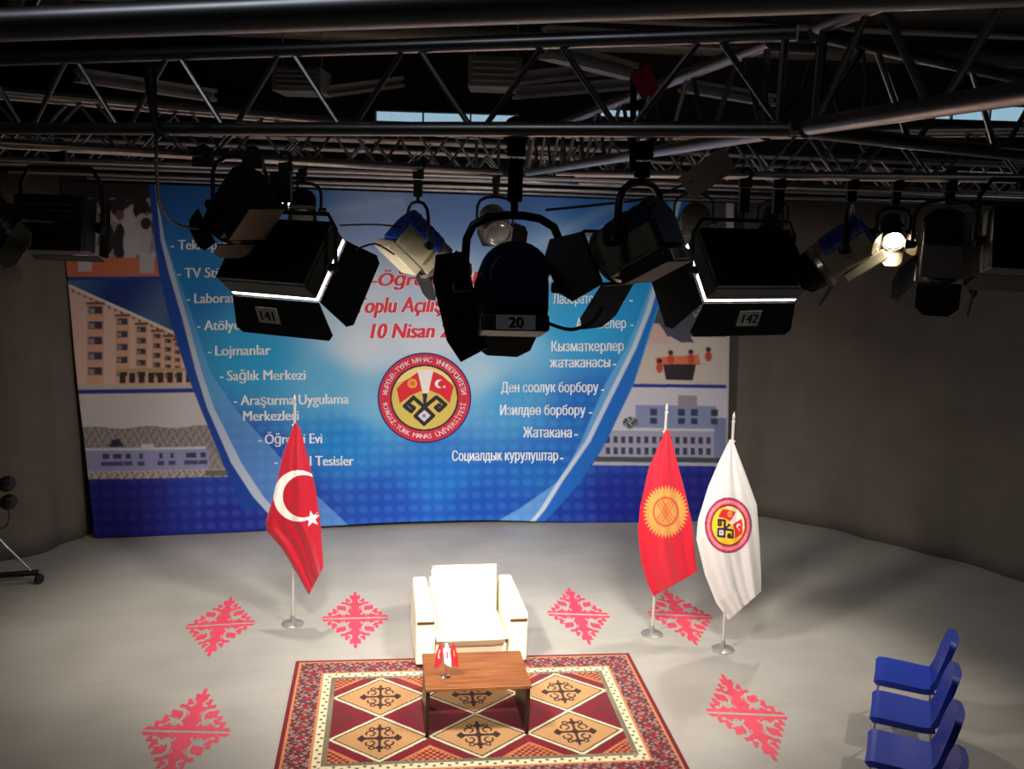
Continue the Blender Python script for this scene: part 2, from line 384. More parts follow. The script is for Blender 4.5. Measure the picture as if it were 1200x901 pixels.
def banner_paint(X, Y):
    num = np.zeros(X.shape + (3,)); den = np.zeros(X.shape)
    for x, y, r_, g, b_ in BG:
        w_ = 1 / (((X - x) ** 2 + (1.25 * (Y - y)) ** 2) + 350) ** 1.7
        num += w_[..., None] * np.array((r_, g, b_)); den += w_
    C = num / den[..., None]
    rng = np.random.default_rng(2)
    # soft light rays at the top right
    for (x0, y0, x1, y1, w_, a) in ((800, 236, 640, 330, 7, .35), (770, 236, 650, 300, 4, .3), (730, 236, 610, 300, 8, .25), (300, 260, 470, 235, 6, .15), (420, 395, 500, 372, 5, .1)):
        k = np.exp(-(d_line(X, Y, [(x0, y0), (x1, y1)]) / w_) ** 2) * a
        C = C * (1 - k[..., None]) + 235 * k[..., None]
    # rows of pale dots on the lower half
    fx = ((X - 3 * np.sin(Y * .02)) / 15.0) % 1 - .5; fy = ((Y + .02 * X) / 14.0) % 1 - .5
    dd = (fx / .40) ** 2 + (fy / .34) ** 2
    k = np.clip(1.3 - dd, 0, 1) * np.clip((Y - 425) / 70, 0, 1) * .17
    k *= np.where((X < 700) & (X > 230), 1, .6)
    C = C * (1 - k[..., None]) + np.array((120, 195, 240)) * k[..., None]
    ip = lambda ys, xs: np.interp(Y, ys, xs)
    def blend(mask, rgb, a=1.):
        C[mask] = C[mask] * (1 - a) + np.array(rgb) * a
    # ---- left swoosh
    ys = [210, 236, 282, 320, 373, 438, 480, 545, 585, 603, 622]
    wl = ip(ys, [180, 182.8, 187.5, 196.8, 212.3, 229, 242, 270, 296, 312, 330])
    wr = ip(ys, [181, 184.3, 192, 203, 218, 236, 250, 282, 308, 324, 342])
    br = ip(ys, [181, 184.5, 192, 206, 224.8, 246, 274, 334, 372, 392, 412])
    pl = ip(ys, [176, 178, 183, 188, 200, 221, 237, 263, 280, 286, 292])
    band = (X > wl) & (X < br); C[band] = C[band] * .35 + np.array((112, 170, 226)) * .65
    blend((X > wl) & (X < wr), (196, 204, 224), .92)
    low = np.clip((Y - 585) / 30, 0, 1); 
    blend((X > pl - 3) & (X < wl) & (Y < 600), (20, 66, 160), .9)
    # ---- right swoosh
    ys = [210, 236, 334, 366, 409, 451, 519, 565, 600, 615]
    rr = ip(ys, [816, 808, 779, 771, 757, 743, 711, 683, 654, 640])
    rl = ip(ys, [806, 799, 773, 764, 747, 726, 693, 661, 640, 628])
    ll = ip(ys, [803, 797, 765, 754, 736, 711, 683, 658, 610, 585])
    band = (X > ll) & (X < rl); C[band] = C[band] * .3 + np.array((120, 178, 230)) * .7
    blend((X > rl - 5) & (X < rl + 1), (205, 214, 230), .9)
    blend((X > rl + 1) & (X < rr), (24, 104, 196), .9)
    pr = rr + 2
    # ---- photographs on the left
    def rect(x0, y0, x1, y1): return (X > x0) & (X < x1) & (Y > y0) & (Y < y1)
    left = X < pl - 3
    p1 = left & (Y < 326)
    C[p1] = (150, 140, 148)
    nz = (np.sin(X * .9 + 2 * np.sin(Y * .31)) * np.sin(Y * .7 + np.sin(X * .5)))
    nz = np.sin(X * .23 + 2 * np.sin(Y * .11)) + np.sin(Y * .27 + 1.5 * np.sin(X * .17)) + .5 * np.sin(X * .6) * np.sin(Y * .5)
    C[p1 & (nz > .5)] = (92, 80, 86); C[p1 & (nz < -.8)] = (182, 174, 182)
    C[p1 & (Y < 252) & (nz > -.5)] = (52, 42, 48); C[p1 & (Y < 232)] = (44, 36, 42)
    for (x, y, a, b_, c) in ((104, 268, 10, 18, (176, 168, 176)), (150, 258, 9, 14, (190, 184, 190)), (163, 246, 8, 10, (40, 30, 34)), (166, 276, 11, 26, (178, 172, 182)), (140, 284, 7, 22, (44, 36, 44)), (126, 280, 8, 18, (46, 38, 46)), (153, 285, 9, 22, (186, 178, 190)), (118, 262, 5, 6, (120, 84, 74)), (140, 252, 5, 6, (120, 84, 74)), (170, 262, 6, 7, (50, 36, 38)), (96, 300, 8, 14, (188, 182, 192))):
        C[p1 & (((X - x) / a) ** 2 + ((Y - y) / b_) ** 2 < 1)] = c
    C[p1 & (Y > 305 - .02 * X)] = (206, 116, 84)
    C[p1 & rect(92, 300, 108, 318)] = (196, 188, 194); C[p1 & rect(163, 296, 180, 320)] = (186, 178, 190)
    C[left & (Y >= 324) & (Y < 328)] = (22, 60, 150)
    p2 = left & (Y >= 328) & (Y < 456)
    sky = 40 + 30 * np.sin(X * .05 + Y * .03); C[p2] = np.stack([sky + 10, sky + 36, 120 + .4 * sky], -1)[p2]
    roof = np.interp(X, [78, 205], [331, 390])
    bld = p2 & (Y > roof); C[bld] = (228, 192, 178)
    C[p2 & (Y > roof) & (Y < roof + 3)] = (236, 226, 220)
    C[bld & (Y > roof + 5) & (Y < roof + 7) & (((X / 7) % 1) < .5)] = (70, 54, 60)
    for ci, (cx, wd) in enumerate(((112, 16), (143, 12), (165, 10), (183, 8), (196, 7), (207, 6))):
        top = np.interp(cx, [78, 205], [331, 390]) + 10
        C[bld & rect(cx - wd / 2 - 2, top, cx + wd / 2 + 2, 452)] = (222, 170, 144)
        nW = 5; sp = (446 - top) / nW
        C[bld & rect(cx - wd / 2 - 3, top - 3, cx + wd / 2 + 3, top)] = (120, 76, 66)
        for k in range(nW):
            y0 = top + sp * k + 2
            C[bld & rect(cx - wd / 2, y0, cx + wd / 2, y0 + sp * .5)] = (66, 62, 78)
            C[bld & rect(cx - wd / 2 + 1, y0 + 2, cx - 1, y0 + sp * .5 - 1)] = (150, 150, 160)
    C[bld & rect(137, 432, 222, 436)] = (196, 160, 110)
    for x in range(140, 218, 11): C[bld & rect(x, 437, x + 7, 449)] = (60, 44, 50)
    C[bld & (Y > 450)] = (206, 186, 180)
    C[left & (Y >= 456) & (Y < 461)] = (24, 56, 150)
    p3 = left & (Y >= 461) & (Y < 561)
    g = (Y - 461) / 100; C[p3] = (np.stack([214 - 12 * g, 202 - 8 * g, 204 - 2 * g], -1))[p3]
    n2 = np.sin(X * .83 + 3 * np.sin(Y * .9)) * np.sin(Y * 1.3 + X * .21)
    t = p3 & (Y > 501 + 1.5 * np.sin(X * .1)); C[t] = (156, 140, 138); C[t & (n2 > .45)] = (112, 108, 114); C[t & (n2 < -.5)] = (186, 170, 164); C[t & (n2 > -.1) & (n2 < .05)] = (90, 104, 96)
    b3 = p3 & rect(97, 527, 244, 553); C[b3] = (150, 150, 192)
    C[p3 & rect(100, 525, 240, 528)] = (206, 204, 216); C[p3 & rect(165, 521, 180, 527)] = (206, 200, 212)
    C[p3 & in_poly(X, Y, [(127, 524), (131, 516), (139, 514), (145, 524)])] = (46, 48, 66)
    for x0, x1 in ((120, 128), (132, 142), (147, 153), (163, 167), (186, 190), (199, 203), (217, 229), (234, 240)):
        C[b3 & rect(x0, 532, x1, 538)] = (62, 62, 88); C[b3 & rect(x0 - 2, 541, x1 + 2, 546)] = (74, 76, 108)
    C[p3 & (Y > 552)] = (190, 176, 168); C[p3 & (Y > 553) & (n2 > .35)] = (90, 70, 62); C[p3 & rect(240, 553, 280, 560)] = (110, 106, 96)
    # ---- photographs on the right
    right = X > pr
    p4 = right & (Y < 452); C[p4] = (196, 184, 176)
    C[p4 & (Y < 395)] = (70, 70, 80); C[p4 & (Y < 372) & (Y > 325) & (n2 > .72)] = (225, 228, 235); C[p4 & in_poly(X, Y, [(772, 340), (785, 350), (815, 402), (800, 402), (770, 385)])] = (70, 72, 88)
    C[p4 & in_poly(X, Y, [(755, 380), (775, 380), (790, 404), (755, 404)])] = (204, 170, 160)
    C[p4 & in_poly(X, Y, [(770, 420), (820, 416), (822, 428), (772, 430)])] = (206, 110, 80)
    C[p4 & in_poly(X, Y, [(779, 428), (817, 427), (813, 446), (782, 446)])] = (44, 38, 44)
    for x, y in ((788, 414), (811, 413), (831, 410), (775, 424)):
        C[p4 & (np.hypot(X - x, Y - y) < 3)] = (60, 34, 34); C[p4 & (((X - x) / 4) ** 2 + ((Y - y - 8) / 6) ** 2 < 1)] = (186, 70, 58)
    C[right & (Y >= 451) & (Y < 455)] = (28, 50, 140)
    p5 = right & (Y >= 455) & (Y < 547); C[p5] = (196, 192, 206)
    C[p5 & rect(747, 476, 840, 505)] = (132, 142, 178); C[p5 & rect(796, 464, 818, 478)] = (150, 136, 150)
    C[p5 & rect(700, 505, 840, 540)] = (158, 156, 182); C[p5 & rect(700, 503, 838, 506)] = (200, 198, 206)
    C[p5 & (X > 838) & (Y > 490)] = (120, 130, 166)
    for x in (768, 800, 815, 838): C[p5 & rect(x - 4, 480, x + 4, 488)] = (54, 60, 86); C[p5 & rect(x - 4, 491, x + 4, 498)] = (54, 60, 86)
    for x in range(712, 838, 9): C[p5 & rect(x, 513, x + 5, 521)] = (60, 60, 82); C[p5 & rect(x, 526, x + 5, 534)] = (60, 60, 82)
    C[p5 & (np.hypot((X - 741) / 9, (Y - 497) / 7) < 1) & (n2 > -.4)] = (60, 72, 72)
    C[p5 & (Y > 537)] = (70, 76, 78); C[p5 & (Y > 543)] = (176, 174, 186)
    C[right & (Y < 547) & (X > 851.5)] = (180, 178, 190)
    return C
def make_banner():
    root = empty('stage_banner', banner_pt(480, 620), 'large blue printed banner with photographs and lists, hung across the back of the stage', 'banner')
    inv = Vector(root.location)
    n, m_ = 360, 690
    # edges of the cloth, measured
    V = np.zeros((n, m_, 3)); X = np.zeros((n, m_)); Y = np.zeros((n, m_))
    for i in range(n):
        t = i / (n - 1)
        for j in range(m_):
            s = j / (m_ - 1)
            top = 212 + 26 * s; bot = 631.5 - 18 * math.sin(min(1, s * 1.15) * PI / 2) + 2 * math.sin(s * 9)
            y = top + (bot - top) * t
            xl = np.interp(y, [212, 300, 456, 631], [72, 77, 92, 111]); xr = np.interp(y, [238, 400, 540, 613], [861, 855.5, 853, 850])
            x = xl + (xr - xl) * s
            X[i, j] = x; Y[i, j] = y; V[i, j] = banner_pt(x, y) - inv
    C = sum(nlin(np.clip(banner_paint(X + a, Y + b_), 0, 255)) for a in (-.4, 0, .4) for b_ in (-.4, 0, .4)) / 9
    grid_obj('banner_cloth', V, C, M['banner'], root, .003)
    # hem rod at the top
    def txt(body, x0, y0, s, mt, name='lettering', bold=.03, shear=0., asp=1.18, slope=-.012, fit=None):
        vs, fs = text_mesh(body, bold, shear)
        wd = max(v[0] for v in vs) - min(v[0] for v in vs); xm = min(v[0] for v in vs)
        if fit: sx = fit / wd
        else: sx = s
        sy = s * asp if not fit else s
        o = MB().add([banner_pt(x0 + (v[0] - xm) * sx, y0 - v[1] * sy + slope * (v[0] - xm) * sx, .006) - inv for v in vs], fs).build(name, mt, root, smooth=0)
        return o
    LT = M['letter']
    for body, dx, x0, y0, wd in (('Teknopark', 199, 207.5, 293, 66), ('TV Stüdyosu', 207, 215, 326, 82), ('Laboratuvarlar', 218, 226.6, 356, 92), ('Atölyeler', 230, 238, 388, 60), ('Lojmanlar', 243, 251, 418, 66), ('Sağlık Merkezi', 257, 265, 447.5, 93), ('Araştırma Uygulama', 273, 281, 476.5, 128), ('Merkezleri', None, 284, 495, 66), ('Öğrenci Evi', 302, 309.6, 522.5, 68), ('Sosyal Tesisler', 321, 330, 549, 85)):
        txt(body, x0, y0, 17, LT, fit=wd)
        if dx: txt('-', dx, y0, 17, LT, fit=4)
    for body, x0, y0, wd, dx in (('Лабораториялар', 650, 357, 84, 740), ('Ателье', 0, 0, 0, 0), ('Ательелер', 677, 386, 59, 741), ('Кызматкерлер', 648, 413, 85, None), ('жатаканасы', 646, 432, 71, 720), ('Ден соолук борбору', 589, 462, 114, 706), ('Изилдөө борбору', 588, 489, 100, 692), ('Жатакана', 615, 515, 57, 675), ('Социалдык курулуштар', 531, 543, 125, 658)):
        if wd: txt(body, x0, y0, 17, LT, fit=wd)
        if wd and dx: txt('-', dx, y0, 17, LT, fit=4)
    RT = M['redletter']
    for body, x0, y0, wd, s in (('Eğitim-Öğretim Yılı', 372, 337, 194, 22), ('Toplu Açılış Töreni', 416, 368, 172, 26), ('10 Nisan 2012', 434, 398, 128, 25)):
        o = txt(body, x0 - .4, y0 + .4, s, LT, fit=wd, shear=.22, bold=.085, name='lettering_outline')
        txt_o = txt(body, x0, y0, s, RT, fit=wd, shear=.22, bold=.045)
        for v in txt_o.data.vertices: v.co += Vector((BN.x, BN.y, 0)) * .004
        o['label'] = 'white outline of the red lettering'
    # round emblem: fine disc of its own, letters round the ring
    cx, cy, rx, ry = 498.5, 468.5, 55.5, 53.5
    n = 190; g = np.linspace(-1, 1, n); XX, YY = np.meshgrid(g, g)
    # map square to disc (concentric) so that the rim is clean
    UU = XX * np.sqrt(1 - YY ** 2 / 2); VV = YY * np.sqrt(1 - XX ** 2 / 2)
    C, _ = emblem_paint(UU, VV); V = np.zeros((n, n, 3))
    for i in range(n):
        for j in range(n): V[i, j] = banner_pt(cx + rx * UU[i, j], cy - ry * VV[i, j], .008) - inv
    e = grid_obj('round_emblem', V, nlin(C), M['banner'], root, .001)
    def ring(body, a0, a1, rad, flip):
        k = len(body); mb = MB()
        for i, ch in enumerate(body):
            if ch == ' ': continue
            a = R(a0 + (a1 - a0) * i / (k - 1))
            vs, fs = text_mesh(ch, .01, 0, 'CENTER')
            sc = .15
            pts = []
            for v in vs:
                lx, ly = v[0] * sc, (v[1] - .35) * sc
                up = Vector((math.cos(a), math.sin(a))) * (-1 if flip else 1); rt = Vector((up.y, -up.x))
                q = Vector((math.cos(a), math.sin(a))) * rad + rt * lx + up * ly
                pts.append(banner_pt(cx + rx * q.x, cy - ry * q.y, .012) - inv)
            mb.add(pts, fs)
        mb.build('ring_lettering', LT, e, smooth=0)
    ring('КЫРГЫЗ-ТҮРК МАНАС УНИВЕРСИТЕТИ', 172, 8, .845, False)
    ring('KIRGIZ-TÜRK MANAS ÜNİVERSİTESİ', 190, 350, .845, True)
    # pipe it hangs from
    a, b_ = banner_pt(60, 211, .0), banner_pt(868, 238, .0)
    return root
make_banner()

# ------------------------------------------------------------------ floor stickers with ornament
def ornament_mask(X, Y):
    ax, ay = np.abs(X), np.abs(Y)
    edge = ax + ay
    s = ax - ay
    mask = edge < (.935 + .065 * np.sin(s * 25))
    mask |= (edge < 1.0) & ((ay < .06) | (ax < .05))
    mask &= ay > .018                                     # pale line across the middle
    def arc(cx, cy, r, a0, a1, w_):
        d = np.hypot(ax - cx, ay - cy); an = np.degrees(np.arctan2(ay - cy, ax - cx)) % 360
        a0 %= 360; a1 %= 360
        ok = (an >= a0) & (an <= a1) if a0 < a1 else (an >= a0) | (an <= a1)
        return ok & (np.abs(d - r) < w_)
    # large ram-horn curl
    cut = arc(.35, .35, .135, 60, 320, .037) | arc(.40, .30, .05, 180, 10, .026)
    cut |= arc(.53, .24, .06, 60, 220, .022) | arc(.20, .37, .07, 90, 200, .018)
    # two small curls over the middle line
    cut |= arc(.25, .115, .075, 0, 180, .027) | arc(.46, .115, .085, 10, 175, .028)
    cut |= (((ax - .63) / .055) ** 2 + ((ay - .13) / .04) ** 2 < 1)
    cut |= (np.abs(ay - .055 - .06 * np.sin(ax * 9)) < .008) & (ax > .3) & (ax < .8)
    # small curl near the point
    cut |= arc(.165, .63, .06, 60, 320, .025)
    return mask & ~cut
STICK = [((271.8, 699.5), (300, 729), (244.4, 770.5), (215.4, 734), 'red ornamental diamond sticker on the floor, left of the crescent flag stand'),
         ((416.4, 693), (456.4, 723.5), (417, 760), (374.8, 725.5), 'red ornamental diamond sticker on the floor between the crescent flag and the armchair'),
         ((665.7, 689), (715.8, 720.5), (691.3, 756.7), (640, 718), 'red ornamental diamond sticker on the floor just right of the armchair'),
         ((779, 690), (837, 723), (816, 756.7), (757.8, 719), 'red ornamental diamond sticker on the floor partly behind the sun flag pole'),
         ((242.3, 805.9), (271.8, 858.5), None, (165.4, 856), 'large red diamond sticker on the floor left of the carpet, cut by the frame'),
         ((845, 789), (923.6, 839), (909.8, 893), (827, 834.7), 'large red ornamental diamond sticker on the floor between the carpet and the blue chairs')]
def sticker(t, r_, b_, l, label):
    T, RR, LL = at_z(*t), at_z(*r_), at_z(*l); B = at_z(*b_) if b_ else LL + RR - T
    c = (T + RR + B + LL) / 4; ex = (RR - LL) / 2; ey = (T - B) / 2
    n = 170; g = (np.arange(n) + .5) / n * 2 - 1; XX, YY = np.meshgrid(g, g)
    mk = ornament_mask(XX, YY); h = 1 / n; vid = {}; vs = []; fs = []
    def vert(i, j):
        if (i, j) not in vid:
            vid[(i, j)] = len(vs); x = j / n * 2 - 1; y = i / n * 2 - 1; p = ex * x + ey * y; vs.append((p.x, p.y, .0015))
        return vid[(i, j)]
    for i, j in zip(*np.nonzero(mk)): fs.append((vert(i, j), vert(i, j + 1), vert(i + 1, j + 1), vert(i + 1, j)))
    mb = MB(); mb.add(vs, fs)
    o = mb.build('floor_sticker', M['sticker'], None, smooth=0); o.location = (c.x, c.y, .0)
    so = o.modifiers.new('thickness', 'SOLIDIFY'); so.thickness = .0012; so.offset = -1
    tag(o, label, 'floor sticker', 'red diamond stickers on the studio floor')
for q in STICK: sticker(*q)

# ------------------------------------------------------------------ carpet
CW, CD = 2.965, 2.0
c_bl, c_br = at_z(347.5, 776), at_z(736, 766.5)
CROT = math.atan2(c_br.y - c_bl.y, c_br.x - c_bl.x)
def carpet_paint(u, v):                 # metres from the back left corner
    du = np.minimum(u, CW - u); dv = np.minimum(v, CD - v); d = np.minimum(du, dv)
    s = np.where(du < dv, v, u)
    C = np.zeros(u.shape + (3,)); C[:] = (112, 18, 34)
    # floral border
    bd = (d > .045) & (d < .245); C[bd] = (122, 40, 50)
    ph = np.sin(s * 42) * .06
    nn = np.sin(u * 88 + 1.3 * np.sin(v * 61)) * np.sin(v * 88 + 1.3 * np.sin(u * 57))
    C[bd & (nn > .18)] = (160, 132, 120); C[bd & (nn < -.35)] = (86, 20, 34); C[bd & (nn > -.12) & (nn < .0)] = (92, 84, 80)
    C[bd & (np.abs(d - .145 - ph) < .012)] = (58, 50, 52)
    C[bd & (np.hypot(((s / .15) % 1 - .5) * .15, d - .145) < .026)] = (150, 22, 44)
    C[((d > .030) & (d < .050)) | ((d > .235) & (d < .252))] = (204, 130, 84)
    cr = (d >= .252) & (d < .318); C[cr] = (228, 216, 178)
    C[cr & (np.hypot(((s / .055) % 1 - .5) * .055, d - .29 - .012 * np.sign(((s / .11) % 1) - .5)) < .013)] = (70, 84, 60)
    gz = (d >= .318) & (d < .36); C[gz] = (46, 52, 42); C[gz & (((s / .03 + d / .02) % 1) < .28)] = (200, 190, 150)
    fu, fv = u - .36, v - .36; FW, FD = CW - .72, CD - .72
    ins = (fu > 0) & (fu < FW) & (fv > 0) & (fv < FD)
    dw, dh = FW / 3, FD / 2
    C[ins] = (112, 14, 32)
    a = ((fu / dw) % 1 - .5) * 2; b_ = ((fv / dh) % 1 - .5) * 2; e = np.abs(a) + np.abs(b_)
    dia = ins & (e < .9); C[dia] = (186, 142, 92)
    ln = ins & (np.abs(e - .985) < .07); C[ln] = (226, 216, 180)
    st = ins & (e > .90) & (e < .95); C[st] = (34, 32, 30)
    st = ins & (e > 1.03) & (e < 1.08) & (((a * 24) % 1) < .55); C[st] = (34, 32, 30)
    def motif(x, y, rgb, msk):
        ax, ay = np.abs(x), np.abs(y)
        k = (ax < .028) & (ay < .62) | (ay < .05) & (ax < .44)
        k |= (ax / .12 + np.abs(ay - .42) / .1 < 1) | (np.abs(ax - .36) / .1 + ay / .16 < 1) | (ax / .1 + ay / .16 < 1)
        r_ = np.hypot((ax - .19), (ay - .22) * .8); k |= (np.abs(r_ - .085) < .02) & ~((ax > .2) & (ay < .16))
        r_ = np.hypot((ax - .16), (ay - .42) * .8); k |= (np.abs(r_ - .05) < .018)
        C[msk & k] = rgb
    motif(a, b_, (34, 26, 26), dia)
    # the red diamonds between
    a2 = (((fu / dw) + .5) % 1 - .5) * 2; b2 = (((fv / dh) + .5) % 1 - .5) * 2; e2 = np.abs(a2) + np.abs(b2)
    mid = ins & (e2 < .82) & (fv > dh * .4) & (fv < dh * 1.6)
    motif(a2, b2, (86, 34, 34), mid)
    n3 = np.sin(fu * 120) * np.sin(fv * 120)
    edge = ins & (e2 < .62) & ((fv < dh * .5) | (fv > dh * 1.5)); C[edge & (n3 > .05)] = (196, 120, 70); C[edge & (np.abs(e2 - .58) < .05)] = (196, 120, 70)
    return C
def make_carpet():
    root = empty('patterned_carpet', (c_bl.x, c_bl.y, 0), 'red patterned wool carpet with tan diamonds under the coffee table', 'carpet', None, CROT)
    n, m_ = 400, 593
    v, u = np.meshgrid(np.linspace(0, CD, n), np.linspace(0, CW, m_), indexing='ij')
    C = nlin(carpet_paint(u, v))
    V = np.stack([u, -v, np.full(u.shape, .010)], -1)
    # short pile lifts and dips a little
    V[..., 2] += .0006 * np.sin(u * 900) * np.sin(v * 900)
    grid_obj('pile', V[::-1], C[::-1], M['carpet'], root)
    MB().box((CW / 2, -CD / 2, .0053), (CW + .008, CD + .008, .009)).build('backing', M['carpetedge'], root, smooth=0)
make_carpet()

# ------------------------------------------------------------------ armchair
def make_armchair():
    fl_, fr = at_z(486.8, 780, .05), at_z(617.4, 774.5, .05)
    ang = math.atan2(fr.y - fl_.y, fr.x - fl_.x); W = (fr - fl_).length
    c = (fl_ + fr) / 2
    root = empty('armchair', (c.x, c.y, 0.0), 'cream leather armchair with thin brown strips on its arms, behind the coffee table', 'armchair', None, ang)
    D, AH, aw = .86, .50, .17
    LM = M['leather']
    def soft(o, lv=2):
        return o
    for s in (-1, 1):
        x = s * (W / 2 - aw / 2)
        # arm: slab with slightly softened edges, leaning in towards the back
        mb = MB(); k = .025 * s
        q = [(x - aw / 2, 0, .05), (x + aw / 2, 0, .05), (x + aw / 2, D, .05), (x - aw / 2, D, .05), (x - aw / 2, 0, AH), (x + aw / 2, 0, AH), (x + aw / 2 - .02, D, AH + .03), (x - aw / 2 + .02, D, AH + .03)]
        mb.add(q, [(0, 3, 2, 1), (4, 5, 6, 7), (0, 1, 5, 4), (1, 2, 6, 5), (2, 3, 7, 6), (3, 0, 4, 7)])
        a = mb.build('arm', LM, root, bevel=.022, seg=3)
        st = MB().box((x, -.006, AH - .06), (aw * .88, .016, .02)).build('wood_strip', M['brown'], a, bevel=.003)
        st['label'] = 'brown wooden strip across the arm front'
    iw = W - 2 * aw
    MB().box((0, D / 2, .13), (iw - .006, D - .1, .16)).build('base', LM, root, bevel=.02, seg=3)
    # seat cushion, domed
    def cushion(w_, d_, t_, name, T):
        n = 14; mb = MB(); vs = []; fs = []
        for side in (1, -1):
            for i in range(n + 1):
                for j in range(n + 1):
                    u, v = i / n * 2 - 1, j / n * 2 - 1
                    e = (1 - abs(u) ** 7) ** .35 * (1 - abs(v) ** 7) ** .35 if abs(u) < 1 and abs(v) < 1 else 0
                    h = side * t_ / 2 * (e * (.86 + .14 * (1 - u * u) * (1 - v * v)))
                    vs.append((u * w_ / 2, v * d_ / 2, h))
        N = (n + 1) ** 2
        for b0 in (0, N):
            for i in range(n):
                for j in range(n):
                    a = b0 + i * (n + 1) + j; fs.append((a, a + 1, a + n + 2, a + n + 1))
        mb.add(vs, fs, T)
        return mb.build(name, LM, root, smooth=70)
    cushion(iw - .01, D * .80, .17, 'seat_cushion', Matrix.Translation((0, D * .40 - .065, .275)) @ Matrix.Rotation(R(-3), 4, 'X'))
    # back: tall padded slab leaning backwards
    T = Matrix.Translation((0, D * .77, .41)) @ Matrix.Rotation(R(77), 4, 'X')
    cushion(iw - .03, .56, .24, 'back_cushion', T)
    MB().box((0, D - .06, .30), (iw - .004, .10, .48)).build('back_frame', LM, root, bevel=.02)
    for sx in (-1, 1):
        for y in (.06, D - .08):
            MB().lathe([(.022, .0), (.026, .05)], 14, Matrix.Translation((sx * (W / 2 - .08), y, 0.012 if y < .3 else 0))).build('foot', M['darkwood'], root)
make_armchair()

# ------------------------------------------------------------------ coffee table and its little flags
TZ = .425
def make_table():
    q = [at_z(494, 766, TZ), at_z(612, 761.5, TZ), at_z(622, 803, TZ), at_z(498, 808, TZ)]
    c = sum(q, Vector()) / 4; ang = R(8.0)
    W, D = .80, .60
    root = empty('coffee_table', (c.x, c.y, .012), 'low wooden coffee table with dark side panels, standing on the carpet', 'coffee table', None, ang)
    z = TZ - .012
    MB().box((0, 0, z - .014), (W, D, .028)).build('tabletop', M['wood'], root, bevel=.004)
    for s in (-1, 1):
        MB().box((s * (W / 2 - .02), 0, (z - .028) / 2), (.03, D - .05, z - .030)).build('side_panel', M['darkwood'], root, bevel=.003)
    MB().box((0, .18, z - .09), (W - .075, .02, .12)).build('apron', M['darkwood'], root, bevel=.003)
    return root, c, ang
tb, tb_c, tb_a = make_table()
def make_table_flags():
    p = at_z(522.5, 793, TZ + .002)
    root = empty('table_flag_stand', (p.x, p.y, TZ + .001), 'small chrome stand with three miniature flags on the coffee table', 'table flags', None, tb_a)
    MB().lathe([(.034, 0), (.034, .006), (.012, .014), (.006, .02), (0, .021)], 20).build('base', M['chrome'], root)
    MB().tube([(0, 0, .015), (0, 0, .17)], .004, 8).build('pole', M['chrome'], root)
    for k, (dx, lean, kind) in enumerate(((-.030, -.05, 'red'), (0.0, 0, 'white'), (.030, .06, 'red2'))):
        b = Vector((dx * .3, 0, .10)); t = Vector((dx + lean * .3, 0, .285))
        pole = MB().tube([b, t], .0025, 6).build('flag_stick', M['chrome'], root)
        MB().lathe([(0, 0), (.004, .004), (0, .01)], 8, Matrix.Translation(t)).build('finial', M['chrome'], pole)
        n, m_ = 30, 20; V = np.zeros((n, m_, 3)); C = np.zeros((n, m_, 3))
        for i in range(n):
            for j in range(m_):
                v, u = i / (n - 1), j / (m_ - 1)
                wd = (.008 + .020 * math.sin(min(1, v * 1.5) * PI / 2)) * (1 - .3 * max(0, v - .7))
                x = t.x + lean * .15 * v + (u - .5) * 2 * wd + .012 * v * (1 if dx >= 0 else -1)
                z = t.z - .005 - v * (.17 + .03 * (u if dx >= 0 else 1 - u))
                V[i, j] = (x, -.012 + .006 * math.sin(u * 9 + k), z)
                col = (206, 28, 52) if kind != 'white' else (236, 234, 232)
                if kind == 'red':
                    dd = math.hypot((u - .5) * 1.3, (v - .45)); 
                    if dd < .2 and math.hypot((u - .58) * 1.3, v - .45) > .15: col = (240, 232, 232)
                if kind == 'red2' and math.hypot((u - .5) * 1.3, v - .45) < .17: col = (226, 170, 70)
                if kind == 'white' and math.hypot((u - .5) * 1.3, v - .5) < .16: col = (206, 60, 76)
                C[i, j] = nlin(col)
        f = grid_obj('flag', V, C, M['flag'], root, .001)
        f['label'] = {'red': 'tiny red flag with crescent', 'white': 'tiny white flag with emblem', 'red2': 'tiny red flag with yellow sun'}[kind]
make_table_flags()

